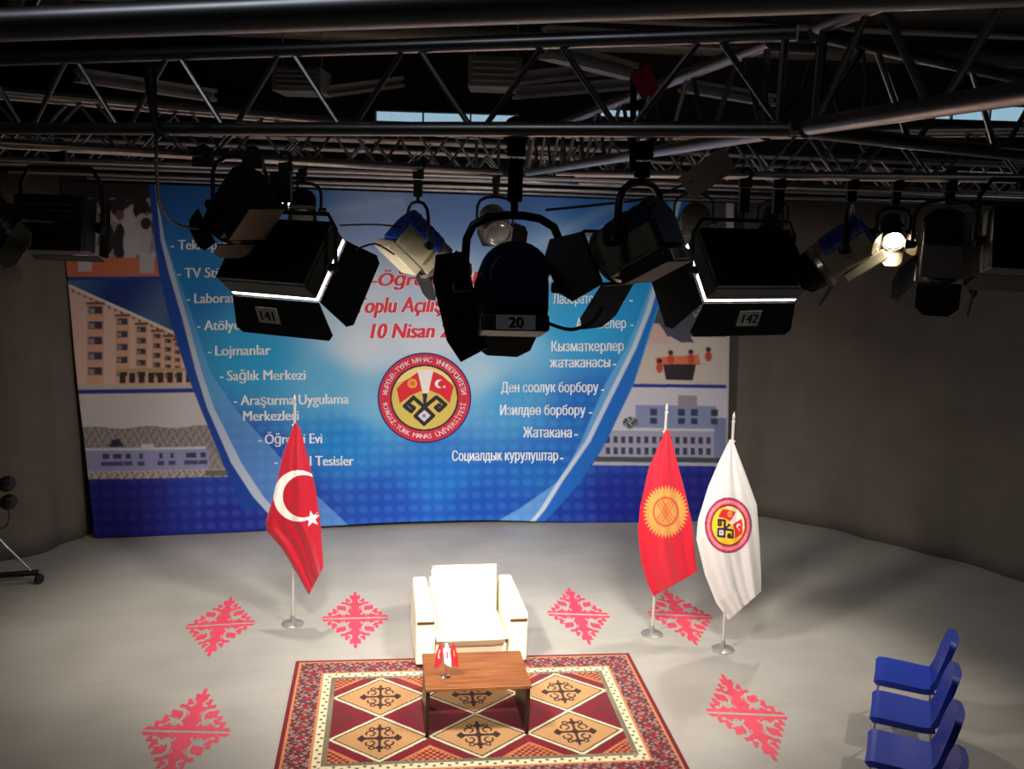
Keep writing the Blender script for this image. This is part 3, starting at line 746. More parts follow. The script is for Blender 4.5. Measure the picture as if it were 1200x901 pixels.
# ------------------------------------------------------------------ standing flags
def sun_paint(X, Y, C, cx, cy, rx, ry):
    x, y = (X - cx) / rx, (Y - cy) / ry; r_ = np.hypot(x, y); an = np.arctan2(y, x)
    rays = .80 + .20 * (np.abs(((an / (2 * PI) * 40) % 1) - .5) * 2)
    C[r_ < rays] = (200, 148, 76)
    C[(r_ < .80) & (r_ > .74)] = (214, 140, 56)
    C[(r_ < .56) & (r_ > .49)] = (196, 70, 44)
    for o in (-.12, 0, .12):
        C[(r_ < .5) & (np.abs(x * .8 + y * .6 - o + .1 * (x * x + y * y)) < .03)] = (205, 96, 50)
        C[(r_ < .5) & (np.abs(x * .8 - y * .6 - o - .1 * (x * x + y * y)) < .03)] = (205, 96, 50)
def flag_stand(base, tip, left, right, painter, label, folds, seed):
    B = at_z(*base); Y0 = B.y; T = at_y(tip[0], tip[1], Y0)
    root = empty('flag_stand', (B.x, B.y, 0), label, 'flag', 'standing flags on the stage')
    tp = Vector((T.x - B.x, 0, T.z))
    MB().lathe([(.105, 0), (.105, .008), (.095, .014), (.03, .022), (.022, .05), (.016, .09), (.0, .09)], 32).build('base', M['base'], root)
    MB().tube([(0, 0, .03), tp * .97], .013, 14).build('pole', M['pole'], root)
    MB().lathe([(0, -.012), (.018, -.006), (.018, .004), (.008, .012), (.012, .03), (.014, .045), (.006, .075), (0, .09)], 16, Matrix.Translation(tp * .97)).build('finial', M['pole'], root)
    ly = [q[1] for q in left]; lx = [q[0] for q in left]; ry = [q[1] for q in right]; rx = [q[0] for q in right]
    n, m_ = 300, 130
    X = np.zeros((n, m_)); Yp = np.zeros((n, m_)); V = np.zeros((n, m_, 3))
    top = left[0][1]
    for j in range(m_):
        u = j / (m_ - 1)
        # lower edge runs from the end of the left outline to the end of the right outline
        for i in range(n):
            v = i / (n - 1)
            yl = ly[0] + (ly[-1] - ly[0]) * v; yr = ry[0] + (ry[-1] - ry[0]) * v
            xl = np.interp(yl, ly, lx); xr = np.interp(yr, ry, rx)
            x = xl + (xr - xl) * u; y = yl + (yr - yl) * u
            dep = .03 + .075 * math.sin(PI * u) * min(1, v * 3)
            dep += (.028 * math.sin(u * folds * PI + 1.2 * v + seed) + .012 * math.sin(u * folds * 2.3 * PI + seed * 2 - 2 * v)) * min(1, .15 + v * 1.1)
            p = at_y(x, y, Y0 - dep)
            X[i, j] = x; Yp[i, j] = y; V[i, j] = (p.x - B.x, p.y - B.y, p.z)
    C = nlin(np.clip(painter(X, Yp), 0, 255))
    grid_obj('flag_cloth', V, C, M['flag'], root, .002)
    # cord loop that ties the cloth to the pole
    tie = Vector((tp.x, 0, 0)) * .9; 
    p = at_y(left[0][0], left[0][1] + 3, Y0)
    MB().tube([Vector((tp.x * (p.z / tp.z) + .02 * math.cos(a), .02 * math.sin(a) - .004, p.z + .01)) for a in np.linspace(0, 2 * PI, 13)[:-1]], .004, 6, closed=True).build('tie', M['white'], root)
def paint_tr(X, Y):
    C = np.zeros(X.shape + (3,)); C[:] = (184, 14, 42)
    # measured crescent and star
    o = np.hypot((X - 350) / 29.5, (Y - 581) / 30.0) < 1; i = np.hypot((X - 356) / 24.5, (Y - 581.5) / 25.0) < 1
    C[o & ~i] = (244, 236, 226)
    C[in_poly(X, Y, star_poly(365.5, 608, 10.0, 5, .4, R(-100)))] = (244, 236, 226)
    return C
def paint_kg(X, Y):
    C = np.zeros(X.shape + (3,)); C[:] = (198, 24, 46)
    sun_paint(X, Y, C, 780, 599.5, 27, 31.5); return C
def paint_un(X, Y):
    C = np.zeros(X.shape + (3,)); C[:] = (214, 208, 205)
    x, y = (X - 853.5) / 27.5, -(Y - 615.5) / 32.5; a = R(48)
    E, _ = emblem_paint(x * math.cos(a) - y * math.sin(a), x * math.sin(a) + y * math.cos(a))
    r_ = np.hypot(x, y); an = np.arctan2(y, x)
    E[(r_ > .79) & (r_ < .9) & (((an * 11) % 1) < .55)] = (236, 170, 176)
    E[r_ < .695] = np.where((np.abs(E[r_ < .695] - np.array((214, 190, 92))).sum(-1) < 5)[:, None], np.array((236, 190, 40)), E[r_ < .695])
    k = r_ < 1; C[k] = E[k]
    return C
flag_stand((343, 731), (345.5, 465), [(345, 496), (331, 535), (320, 583), (311, 612), (313, 623), (330, 642), (343, 663), (362, 697)], [(348, 496), (352, 503), (361, 537), (370, 573), (376, 616), (379, 664)],
           paint_tr, 'red flag with white crescent and star on a chrome stand, left of the armchair', 3.2, .4)
flag_stand((764, 743), (781.5, 475), [(780, 504), (760, 549), (750, 595), (747.5, 623), (751.5, 659), (760.5, 688), (766, 698.5)], [(784, 504), (792.5, 538), (803, 577), (811, 613), (815, 652), (817, 670)],
           paint_kg, 'red flag with yellow sun emblem on a chrome stand, beside the white flag', 3.6, 1.7)
flag_stand((847, 761), (860, 485), [(855, 515), (842, 542), (830, 570), (818, 609), (816, 632), (826, 673), (839, 706), (854, 727)], [(858.5, 515), (874, 556), (887, 592), (890.5, 640), (892, 673), (892, 693)],
           paint_un, 'white flag with round red emblem on a chrome stand, rightmost of the standing flags', 4.0, 2.6)

# ------------------------------------------------------------------ blue chairs
def make_chair():
    root = empty('blue_chair', (0, 0, 0), '', 'chair', 'blue chairs in a row at the right')
    # local: faces -X, width along Y
    w_, d_ = .45, .43
    def shell(name, prof, t, wid, taper):
        n = len(prof); m_ = 9; mb = MB(); vs = []; fs = []
        for side in (0, 1):
            for i, (x, z) in enumerate(prof):
                a = prof[max(0, i - 1)]; b_ = prof[min(n - 1, i + 1)]; tx, tz = b_[0] - a[0], b_[1] - a[1]; l = math.hypot(tx, tz); nx, nz = -tz / l, tx / l
                for j in range(m_):
                    v = j / (m_ - 1) * 2 - 1; ww = wid[i] / 2
                    dish = taper * (v * v)
                    k = (t if side else 0)
                    vs.append((x + nx * (dish - k) * 1.0, v * ww, z + nz * (dish - k)))
        N = n * m_
        for b0 in (0, N):
            for i in range(n - 1):
                for j in range(m_ - 1):
                    a = b0 + i * m_ + j; fs.append((a, a + 1, a + m_ + 1, a + m_))
        for i in range(n - 1):
            for j in (0, m_ - 1):
                a = i * m_ + j; fs.append((a, a + m_, a + m_ + N, a + N))
        for j in range(m_ - 1):
            for i in (0, n - 1):
                a = i * m_ + j; fs.append((a, a + 1, a + 1 + N, a + N))
        mb.add(vs, fs)
        return mb.build(name, M['cblue'], root, smooth=50)
    shell('seat', [(-.235, .425), (-.215, .445), (-.17, .45), (0, .445), (.12, .44), (.20, .45)], .045, [.43, .45, .45, .45, .44, .42], .006)
    shell('backrest', [(.185, .455), (.215, .52), (.235, .60), (.255, .68), (.275, .75), (.29, .80), (.298, .825)], .045, [.40, .43, .45, .45, .43, .38, .28], .02)
    for s in (-1, 1):
        y = s * .195
        MB().tube([(-.20, y, .41), (-.215, y, .012)], .011, 10).build('leg', M['chrome'], root)
        MB().tube([(.17, y, .41), (.215, y, .012)], .011, 10).build('leg', M['chrome'], root)
        MB().tube([(-.20, y, .40), (.17, y, .40)], .010, 10).build('seat_rail', M['chrome'], root)
        MB().tube([(.17, y * .8, .40), (.225, y * .8, .46), (.27, y * .8, .62)], .010, 10).build('back_bracket', M['chrome'], root)
    for x in (-.19, .17):
        MB().tube([(x, -.195, .402), (x, .195, .402)], .010, 10).build('cross_rail', M['chrome'], root)
    return root
def copy_tree(o, parent=None):
    c = o.copy(); COL.objects.link(c)
    if parent is not None: c.parent = parent
    for ch in o.children: copy_tree(ch, c)
    return c
ch0 = make_chair()
CLAB = ['blue plastic chair at the far end of the row at the right', 'blue plastic chair second from the far end of the row at the right', 'blue plastic chair third from the far end of the row, at the lower right', 'blue plastic chair at the near end of the row, only its back top in view']
for i in range(4):
    o = ch0 if i == 0 else copy_tree(ch0)
    o.location = (3.19 - .235 * i, 7.35 - .585 * i, 0); o.rotation_euler = (0, 0, R(-22)); o['label'] = CLAB[i]

# ------------------------------------------------------------------ camera tripod on wheels at the left edge
def make_tripod():
    c = Vector((-5.50, 9.45, 0))
    root = empty('tripod_dolly', c, 'black and silver camera tripod on a wheeled dolly by the left curtain', 'tripod')
    tips = [at_z(44, 684, .0) - c, Vector((-.50, .30, 0)), Vector((-.20, -.66, 0))]
    hub = Vector((0, 0, .13))
    for t in tips:
        t = Vector((t.x, t.y, 0)); e = Vector((t.x, t.y, .12))
        MB().tube([hub, e], .03, 10).build('dolly_arm', M['blacksatin'], root)
        d = t.normalized()
        cs = MB().tube([e, (e.x, e.y, .15)], .018, 10)
        cs.tube([(e.x, e.y, .12), (e.x + .03, e.y, .06)], .012, 8)
        cs = cs.build('caster', M['blacksatin'], root)
        MB().lathe([(0, -.018), (.05, -.018), (.055, -.01), (.055, .01), (.05, .018), (0, .018)], 20, Matrix.Translation((e.x + .02, e.y, .055)) @ Matrix.Rotation(R(70), 4, 'Z') @ Matrix.Rotation(R(90), 4, 'X')).build('wheel', M['black'], cs)
        MB().tube([(e.x * .92, e.y * .92, .15), (e.x * .12, e.y * .12, .92)], .014, 10).build('leg', M['steel'], root)
        MB().tube([(e.x * .45, e.y * .45, .60), (e.x * .10, e.y * .10, .98)], .024, 10).build('upper_leg', M['black'], root)
    MB().lathe([(0, .88), (.07, .89), (.08, .95), (.06, 1.0), (.05, 1.06), (.075, 1.10), (.07, 1.18), (0, 1.20)], 18).build('head', M['black'], root)
    MB().lathe([(.14, .12), (.14, .14), (0, .15)], 12).build('hub', M['blacksatin'], root)
    k = at_y(8, 567, 9.45) - c; k2 = at_y(10, 588, 9.45) - c
    for q in (k, k2):
        a = MB().tube([(0.02, 0, q.z), (q.x - .03, q.y, q.z)], .014, 8).build('clamp_arm', M['black'], root)
        MB().lathe([(0, -.075), (.05, -.07), (.075, -.03), (.075, .03), (.05, .07), (0, .075)], 14, Matrix.Translation(q) @ Matrix.Rotation(R(65), 4, 'Y')).build('knob', M['black'], a)
    g = [at_y(*p, 9.4) - c for p in ((9, 594), (11, 606), (8, 616), (2, 619), (-6, 618))]
    MB().tube(g, .006, 6).build('cable_loop', M['cable'], root)
make_tripod()

# ------------------------------------------------------------------ lighting trusses
ZB, ZT = 4.212, 4.452
def truss(a, b_, label, square=False, pitch=.43, tr=.0215, brr=.009, zb=ZB, zt=ZT, wdt=.24):
    a = Vector((a[0], a[1], 0)); b_ = Vector((b_[0], b_[1], 0)); d = (b_ - a); L = d.length; d.normalize(); nrm = Vector((-d.y, d.x, 0))
    root = empty('lighting_truss', (a.x, a.y, zb), label, 'truss', 'aluminium trusses under the studio ceiling', math.atan2(d.y, d.x))
    H = zt - zb
    offs = (-wdt / 2, wdt / 2) if square else (0,)
    for o in offs:
        for z in (0, H):
            MB().tube([(0, o, z), (L, o, z)], tr, 14).build('chord', M['tube'], root)
        n = max(2, int(L / pitch)); st = L / n
        for i in range(n):
            for s in (0, 1):
                x0 = (i + .04 + (.5 if s else 0)) * st; x1 = (i + .46 + (.5 if s else 0)) * st
                MB().tube([(x0, o, 0 if s == 0 else H), (x1, o, H if s == 0 else 0)], brr, 8).build('brace', M['tube'], root)
        for x in (.03, L - .03): MB().tube([(x, o, 0), (x, o, H)], brr * 1.2, 8).build('end_post', M['tube'], root)
    if square:
        for z in (0, H):
            for x in np.linspace(.05, L - .05, max(2, int(L / 1.2))): MB().tube([(x, -wdt / 2, z), (x, wdt / 2, z)], brr, 8).build('spacer', M['tube'], root)
    return root
truss((-2.3, 1.98), (1.35, .62), 'thick aluminium truss tube nearest the camera, crossing the top of the frame')
truss((-2.6, 4.03), (.70, 2.665), 'aluminium truss with open diagonal braces crossing the frame in front of the spotlights')
truss((.74, 2.66), (2.75, 4.25), 'short aluminium truss running back from the junction to the upper right corner')
truss((.72, 2.55), (.98, .92), 'aluminium truss tube slanting from the junction towards the camera at upper right')
truss((.67, 2.80), (.06, 7.0), 'aluminium truss running straight back from the junction over the stage', pitch=.45)
truss((-3.2, 4.46), (-.2, 7.09), 'aluminium truss at the left carrying the softlight numbered 141', True, .45)
truss((.32, 6.83), (3.4, 4.78), 'aluminium truss at the right carrying the softlight numbered 142', True, .45)
truss((-6.0, 7.3), (5.2, 8.75), 'long aluminium truss across the studio above the armchair', True, .5)
truss((-6.2, 9.0), (6.0, 10.55), 'long aluminium truss across the studio nearest the banner', True, .55)
truss((.05, 8.40), (.55, 9.55), 'short aluminium truss linking the two long trusses over the stage', False, .5)
truss((-5.2, 6.6), (-3.3, 4.6), 'aluminium truss piece at the far left above the curtain', True, .5)
# single pipes behind, where the banner hangs
def pipe(a, b_, label, r_=.024): 
    a = Vector(a); b_ = Vector(b_); o = MB().tube([a - a, b_ - a], r_, 14).build('hanging_pipe', M['tube'], None); o.location = a
    return tag(o, label, 'pipe', 'steel pipes above the banner')
ba, bb = banner_pt(60, 210), banner_pt(872, 238)
pipe((ba.x + .35, ba.y + .12, ba.z + .03), (bb.x + .3, bb.y + .1, bb.z + .03), 'long steel pipe along the top edge of the banner')
pipe((-5.0, 10.15, 4.30), (4.5, 11.4, 4.30), 'long steel pipe in front of the banner top, above its hanging pipe')
pipe((-5.0, 9.95, 4.16), (4.7, 11.2, 4.16), 'lower steel pipe running just in front of the banner top')
# ------------------------------------------------------------------ things under the ceiling
def beam(a, b_, wdt, h, label, group='steel beams under the ceiling'):
    a = Vector(a); b_ = Vector(b_); d = b_ - a; L = d.length
    T = d.to_track_quat('X', 'Z').to_matrix().to_4x4()
    o = MB().box((L / 2, 0, 0), (L, wdt * .25, h), T).box((L / 2, 0, h / 2), (L, wdt, .03), T).box((L / 2, 0, -h / 2), (L, wdt, .03), T).build('ceiling_beam', M['beam'], None, smooth=0)
    o.location = a; return tag(o, label, 'beam', group, 'structure')
beam((-8.9, 5.0, 6.2), (9.9, 6.3, 6.2), .2, .28, 'grey steel ceiling beam nearest the camera, across the room')
beam((-8.9, 8.2, 6.2), (9.9, 9.4, 6.2), .2, .28, 'grey steel ceiling beam across the room above the middle of the stage')
beam((-8.9, 11.2, 6.2), (9.9, 12.2, 6.2), .2, .28, 'grey steel ceiling beam across the room close to the back wall')
beam((-2.2, 4.2, 5.55), (-.6, 7.4, 5.9), .14, .1, 'pale slanting ceiling beam left of centre above the front truss')
beam((.3, 7.4, 5.9), (-.4, 4.4, 5.45), .12, .1, 'pale slanting ceiling beam near the centre above the front truss')
beam((.2, 9.6, 5.55), (3.2, 11.2, 5.75), .14, .1, 'pale slanting ceiling beam right of centre above the back trusses')
for (x0, y0, Y0, x1, y1, Y1, lb) in ((608, 92, 7.6, 724, 79, 8.4, 'thin pale ceiling beam just right of the middle, upper of two'), (604, 109, 8.4, 742, 98, 9.2, 'thin pale ceiling beam just right of the middle, lower of two'), (640, 58, 5.6, 740, 84, 6.6, 'short pale ceiling beam above the red tag'), (800, 100, 8.2, 905, 118, 9.0, 'thin pale ceiling beam behind the truss junction'), (380, 108, 9.0, 470, 96, 9.6, 'thin pale ceiling beam right of the left air unit'), (90, 88, 7.6, 250, 112, 8.6, 'thin pale ceiling beam at the upper left behind the front truss')):
    beam(at_y(x0, y0, Y0), at_y(x1, y1, Y1), .10, .07, lb)
def air_box(px0, py0, px1, py1, Y, label):
    a = at_y(px0, py1, Y); b_ = at_y(px1, py0, Y); w_, h = b_.x - a.x, b_.z - a.z
    root = empty('ceiling_air_unit', ((a.x + b_.x) / 2, Y + .25, a.z), label, 'air unit', 'air units hung below the ceiling')
    MB().box((0, 0, h / 2), (w_, .5, h)).build('casing', M['duct'], root, bevel=.01)
    g = MB()
    for k in range(4): g.box((0, -.256, h * (.2 + .2 * k)), (w_ * .8, .012, h * .06))
    g.build('grille', M['beam'], root, smooth=0)
    for x in (-w_ * .4, w_ * .4): MB().tube([(x, 0, h), (x, 0, 6.4 - a.z)], .008, 6).build('hanger_rod', M['beam'], root)
air_box(318, 78, 376, 106, 8.6, 'grey air unit hung below the ceiling, left of centre')
air_box(548, 66, 612, 101, 9.0, 'grey air unit hung below the ceiling, above the middle spotlight')
air_box(8, -4, 78, 12, 6.0, 'grey air unit hung below the ceiling in the upper left corner')
def round_duct(a, b_, r_, label):
    a = Vector(a); b_ = Vector(b_); n = 40; pts = [(b_ - a) * (k / n) for k in range(n + 1)]
    o = MB().tube(pts, [r_ * (1 + .05 * (k % 2)) for k in range(n + 1)], 18).build('air_duct', M['duct'], None); o.location = a
    tag(o, label, 'air duct')
round_duct((-7.5, 11.3, 5.85), (8.5, 12.9, 5.95), .12, 'round ribbed air duct running below the ceiling near the back wall')

# ------------------------------------------------------------------ studio lamps
def aim_matrix(az, tilt):
    a, t = R(az), R(tilt)
    d = Vector((math.sin(a) * math.cos(t), math.cos(a) * math.cos(t), -math.sin(t))); r_ = Vector((math.cos(a), -math.sin(a), 0)); u = r_.cross(d)
    T = Matrix.Identity(4)
    for i, v in enumerate((r_, d, u)):
        for j in range(3): T[j][i] = v[j]
    return T
def number(parent, body, T, h, mat_=None):
    vs, fs = text_mesh(body, .03, 0, 'CENTER')
    return MB().add([(-0 + v[0] * h, 0, (v[1] - .35) * h) for v in vs], fs, T).build('number', mat_ or M['ink'], parent, smooth=0)
def hanger(root, z0, z1, dx=0., r_=.024, wide=.05):
    """clamp on the truss chord at z1 (local), black hanger block down to z0"""
    c = MB()
    c.tube([(dx + .032 * math.cos(a), .0, z1 + .032 * math.sin(a)) for a in np.linspace(-.6 * PI, 1.0 * PI, 12)], .012, 8, Matrix.Rotation(R(90), 4, 'Z') if False else None)
    c.box((dx, 0, z1 - .05), (wide * 1.25, .05, .05))
    c.build('clamp', M['blacksatin'], root, bevel=.004)
    if z1 - .08 - z0 > .03:
        h = z1 - .08 - z0
        b = MB().box((dx, 0, z0 + h * .62), (wide, wide * .8, h * .76)).tube([(dx, 0, z0), (dx, 0, z0 + h * .4)], .012, 10)
        b.build('hanger', M['blacksatin'], root, bevel=.004)
def flap(root, T, phi, R0, w0, w1, ln, open_, mt, s, y0, chop=.25):
    a = R(phi); rad = Vector((math.cos(a), 0, math.sin(a))); tan = Vector((-math.sin(a), 0, math.cos(a))); fw = Vector((0, 1, 0)); o = R(open_)
    d = fw * math.cos(o) + rad * math.sin(o)
    b = rad * R0 + fw * y0
    q = [b - tan * w0 / 2, b - tan * w1 / 2 + d * ln * (1 - chop), b - tan * w1 * .28 + d * ln, b + tan * w1 * .28 + d * ln, b + tan * w1 / 2 + d * ln * (1 - chop), b + tan * w0 / 2]
    mb = MB().slab(q, .004, T)
    mb.tube([b - tan * w0 / 2, b + tan * w0 / 2], .006, 6, T)
    return mb.build('barn_door', mt, root, smooth=0)
def fresnel(px, py, Y, az, tilt, s, label, top, side, flaps, num=None, lit=None, hz=ZB, dx=0., fm='blacksatin', yoke_r=.011, tray='olive', posts=()):
    p = at_y(px, py, Y)
    root = empty('studio_spotlight', p, label, 'spotlight', 'studio spotlights hung from the trusses')
    T = aim_matrix(az, tilt)
    arch = [(-1, -1), (1, -1), (1, .2)] + [(math.cos(a), .2 + .95 * math.sin(a)) for a in np.linspace(0, PI, 15)[1:-1]] + [(-1, .2)]
    arch = [(x * s, z * s) for x, z in arch]
    MB().prism([(x * .97, z * .97) for x, z in arch], -1.25 * s, 1.2 * s, T).build('housing', side, root, bevel=.006)
    cov = MB(); hood = [(x * 1.04, z * 1.04) for x, z in arch if z >= .15 * s]
    cov.prism(hood, -1.32 * s, .85 * s, T)
    for k in range(4): cov.prism([(x * 1.03, z * 1.03) for x, z in hood], -1.0 * s + k * .45 * s, -.9 * s + k * .45 * s, T)
    cov.build('top_cover', top, root, bevel=.004)
    bk = MB().prism([(x * .8, z * .8) for x, z in arch], -1.42 * s, -1.25 * s, T)
    bk.build('rear_plate', top, root, bevel=.006)
    tr_ = MB().box((0, -.35 * s, -1.22 * s), (2.0 * s, 2.2 * s, .5 * s), T).build('base_tray', M[tray], root, bevel=.008)
    # side fins
    for sx in (-1, 1):
        f = MB().box((sx * .99 * s, -.1 * s, -.35 * s), (.03 * s, 1.5 * s, .9 * s), T)
        for k in range(3): f.box((sx * 1.01 * s, (-.7 + .6 * k) * s, -.35 * s), (.06 * s, .12 * s, .9 * s), T)
        f.build('side_vent', M['tan'] if side is not M['black'] else M['black'], root, smooth=0)
    Ty = T @ Matrix.Translation((0, 1.2 * s, 0)) @ Matrix.Rotation(R(-90), 4, 'X')
    MB().lathe([(1.0 * s, 0), (1.12 * s, .0), (1.12 * s, .3 * s), (.98 * s, .3 * s), (.92 * s, .06 * s)], 28, Ty).build('front_ring', M['blacksatin'] if side is M['black'] else M['steel'], root)
    MB().lathe([(.9 * s, .02 * s), (.8 * s, .1 * s), (.5 * s, .2 * s), (0, .26 * s)], 24, Ty).build('lens', M['lamp'] if lit else M['lensglass'], root)
    for a in flaps: flap(root, T, a[0], 1.1 * s, a[1] * s, a[2] * s, a[3] * s, a[4], M[fm], s, 1.5 * s)
    # yoke, upright
    Tz = Matrix.Rotation(-R(az), 4, 'Z'); yw = 1.42 * s
    pr = [(-1, 0), (-1.02, .8), (-1.0, 1.35), (-.86, 1.75), (-.55, 1.98), (-.2, 2.05), (.2, 2.05), (.55, 1.98), (.86, 1.75), (1.0, 1.35), (1.02, .8), (1, 0)]
    MB().tube([(x * yw, 0, z * s * 1.05) for x, z in pr], yoke_r, 10, Tz).build('yoke', M['blacksatin'], root)
    for sx in (-1, 1):
        MB().lathe([(0, 0), (.16 * s, 0), (.22 * s, .04), (.22 * s, .055), (0, .06)], 12, Tz @ Matrix.Translation((sx * (yw - .02), 0, 0)) @ Matrix.Rotation(R(90 * sx), 4, 'Y')).build('tilt_knob', M['blacksatin'], root)
    top_z = 2.05 * s * 1.05
    if posts:
        MB().box(((posts[0] + posts[-1]) / 2, 0, top_z + .012), (posts[-1] - posts[0] + .1, .04, .03)).build('crossbar', M['blacksatin'], root, bevel=.004)
        for d in posts: hanger(root, top_z, hz - p.z, d, wide=.085)
    else: hanger(root, top_z, hz - p.z, dx, wide=max(.045, .45 * s))
    if num:
        Tp = T @ Matrix.Translation((0, -1.46 * s, -1.22 * s))
        pl = MB().box((0, 0, 0), (1.15 * s, .008, .42 * s), Tp).build('number_plate', M['plate'], root, smooth=0)
        number(pl, num, Tp @ Matrix.Translation((0, -.006, 0)), .44 * s)
    if lit:
        ld = bpy.data.lights.new('lamp', 'SPOT'); ld.energy = lit[0]; ld.spot_size = R(lit[1]); ld.spot_blend = lit[2]; ld.color = lit[3]; ld.shadow_soft_size = .07
        lo = bpy.data.objects.new('lamp', ld); COL.objects.link(lo); lo.parent = root
        d = T @ Vector((0, 1, 0))
        if len(lit) > 4: d = (Vector(lit[4]) - p).normalized()
        lo.location = T @ Vector((0, 1.2 * s + .36 * s + .03, 0)); lo.rotation_euler = d.to_track_quat('-Z', 'Y').to_euler()
    return root
def softlight(px, py, Y, az, tilt, W, Hh, label, num=None, flaps=(('b', .24, 30), ('t', .22, 30), ('l', .22, 25), ('r', .22, 25)), power=0, hz=ZB, glow=True, body='black', hx=(-.2, .2), numpos=0., depth=.13):
    p = at_y(px, py, Y)
    root = empty('softlight', p, label, 'softlight', 'boxy softlights hung from the trusses')
    T = aim_matrix(az, tilt)
    MB().box((0, -depth / 2, 0), (W, depth, Hh), T).build('housing', M[body], root, bevel=.012)
    r_ = MB(); nr = 8
    for k in range(nr): r_.box((0, -depth - .008, Hh * (-.40 + .8 * k / (nr - 1))), (W * .8, .022, Hh * .035), T)
    r_.build('cooling_rib', M['fin'], root, bevel=.004)
    ft = MB(); t = .03
    for sx in (-1, 1): ft.box((sx * (W / 2 - t / 2), -depth - .012, 0), (t, .03, Hh), T)
    for sz in (-1, 1): ft.box((0, -depth - .012, sz * (Hh / 2 - t / 2)), (W - 2 * t, .03, t), T)
    ft.build('rear_frame', M['blacksatin'], root, bevel=.005)
    MB().box((0, .012, 0), (W - .012, .022, Hh - .012), T).build('glowing_diffuser' if glow else 'diffuser', M['tubeglow'] if glow else M['reflector'], root, smooth=0)
    for kind, ln, op in flaps:
        phi = {'r': 0, 't': 90, 'l': 180, 'b': 270}[kind]
        R0 = (W if kind in 'lr' else Hh) / 2 + .004; w0 = (Hh if kind in 'lr' else W)
        a = R(phi); rad = Vector((math.cos(a), 0, math.sin(a))); tan = Vector((-math.sin(a), 0, math.cos(a))); o = R(op)
        d = Vector((0, 1, 0)) * math.cos(o) + rad * math.sin(o); b = rad * R0 + Vector((0, .028, 0))
        q = [b - tan * w0 / 2, b - tan * (w0 / 2 + ln * .16) + d * ln * .85, b - tan * (w0 / 2 + ln * .02) + d * ln, b + tan * (w0 / 2 + ln * .02) + d * ln, b + tan * (w0 / 2 + ln * .16) + d * ln * .85, b + tan * w0 / 2]
        fl_ = MB().slab(q, .004, T).build('barn_door', M['olive' if body == 'olive' else 'black'], root, smooth=0)
        if num and kind == 'b':
            nn = tan.cross(d).normalized(); nn = nn if nn.z < 0 else -nn
            # plate on the outer face of the lower door
            ex = Vector((1, 0, 0)); ez = -d; ey = ez.cross(ex)
            Tp = Matrix.Identity(4)
            for i, v in enumerate((ex, ey, ez)):
                for j in range(3): Tp[j][i] = v[j]
            Tp.translation = b + d * ln * .45 + Vector((numpos, 0, 0)) - ey * .006
            Tp = T @ Tp
            pl = MB().box((0, 0, 0), (.15, .006, .10), Tp).build('number_plate', M['plate'], fl_, smooth=0)
            number(pl, num, Tp @ Matrix.Translation((0, -.005, 0)), .085)
    Tz = Matrix.Rotation(-R(az), 4, 'Z'); yw = W / 2 + .035
    MB().tube([(-yw, 0, 0), (-yw, 0, .22), (-yw + .05, 0, .30), (yw - .05, 0, .30), (yw, 0, .22), (yw, 0, 0)], .012, 10, Tz).build('yoke', M['blacksatin'], root)
    for sx in (-1, 1):
        MB().lathe([(0, 0), (.03, 0), (.03, .03), (0, .03)], 12, Tz @ Matrix.Translation((sx * (yw - .03), 0, 0)) @ Matrix.Rotation(R(90 * sx), 4, 'Y')).build('tilt_knob', M['blacksatin'], root)
    for h in hx: hanger(root, .30, hz - p.z, h, wide=.06)
    if power:
        ld = bpy.data.lights.new('tubes', 'AREA'); ld.shape = 'RECTANGLE'; ld.size = W * .9; ld.size_y = Hh * .9; ld.energy = power; ld.color = (1, .95, .87); ld.spread = R(104)
        lo = bpy.data.objects.new('tubes', ld); COL.objects.link(lo); lo.parent = root
        d = T @ Vector((0, 1, 0)); lo.location = T @ Vector((0, .03, 0)); lo.rotation_euler = d.to_track_quat('-Z', 'Y').to_euler()
    return root
WARM = (1, .93, .82)
# the two numbered softlights
softlight(336, 311, 5.75, 25, 38, .61, .42, 'black ribbed softlight with a number plate reading 141, left of the middle spotlight', '141', power=P_SOFT, numpos=-.08, hx=(0.,), flaps=(('b', .24, 30), ('t', .18, 15), ('l', .12, 5), ('r', .24, 28)))
softlight(870, 318, 5.95, -22, 38, .64, .40, 'black ribbed softlight with a number plate reading 142, right of the middle spotlight', '142', power=P_SOFT, numpos=.02, flaps=(('b', .22, 30), ('t', .20, 20), ('l', .28, 26), ('r', .16, 10)), hx=(-.02, .18))
# middle spotlight, number 20
fresnel(600, 336, 3.02, -5, 12, .099, 'black and navy spotlight numbered 20 hanging in the middle of the frame', M['navy'], M['black'],
        [(194, 3.2, 3.6, 1.5, 48), (268, 2.2, 1.8, 1.5, 35)], '20', (P_KEY, 34, 1., WARM, (-.35, 8.3, .4)), yoke_r=.013)
fresnel(748, 282, 2.98, -50, 28, .078, 'navy and beige spotlight turned to the left, hanging right of the middle spotlight', M['navy'], M['tan'],
        [(180, 2.2, 2.6, 1.7, 30), (270, 2.2, 2.4, 2.2, 30), (0, 2.2, 2.0, 1.5, 25), (90, 2.0, 1.7, 1.2, 15)], '21', None)
fresnel(489, 286, 6.55, 62, 42, .125, 'beige spotlight with a bright blue top, left of the middle spotlight', M['blue'], M['tan'],
        [(180, 2.0, 1.8, 1.2, 30), (0, 2.0, 1.8, 1.4, 30), (270, 2.0, 1.8, 1.2, 25)], None, None, tray='tan')
fresnel(580, 264, 7.4, 165, 25, .095, 'small beige spotlight partly hidden behind the middle spotlight', M['tan'], M['tan'], [(180, 2, 2, 1.2, 50)], None, None)
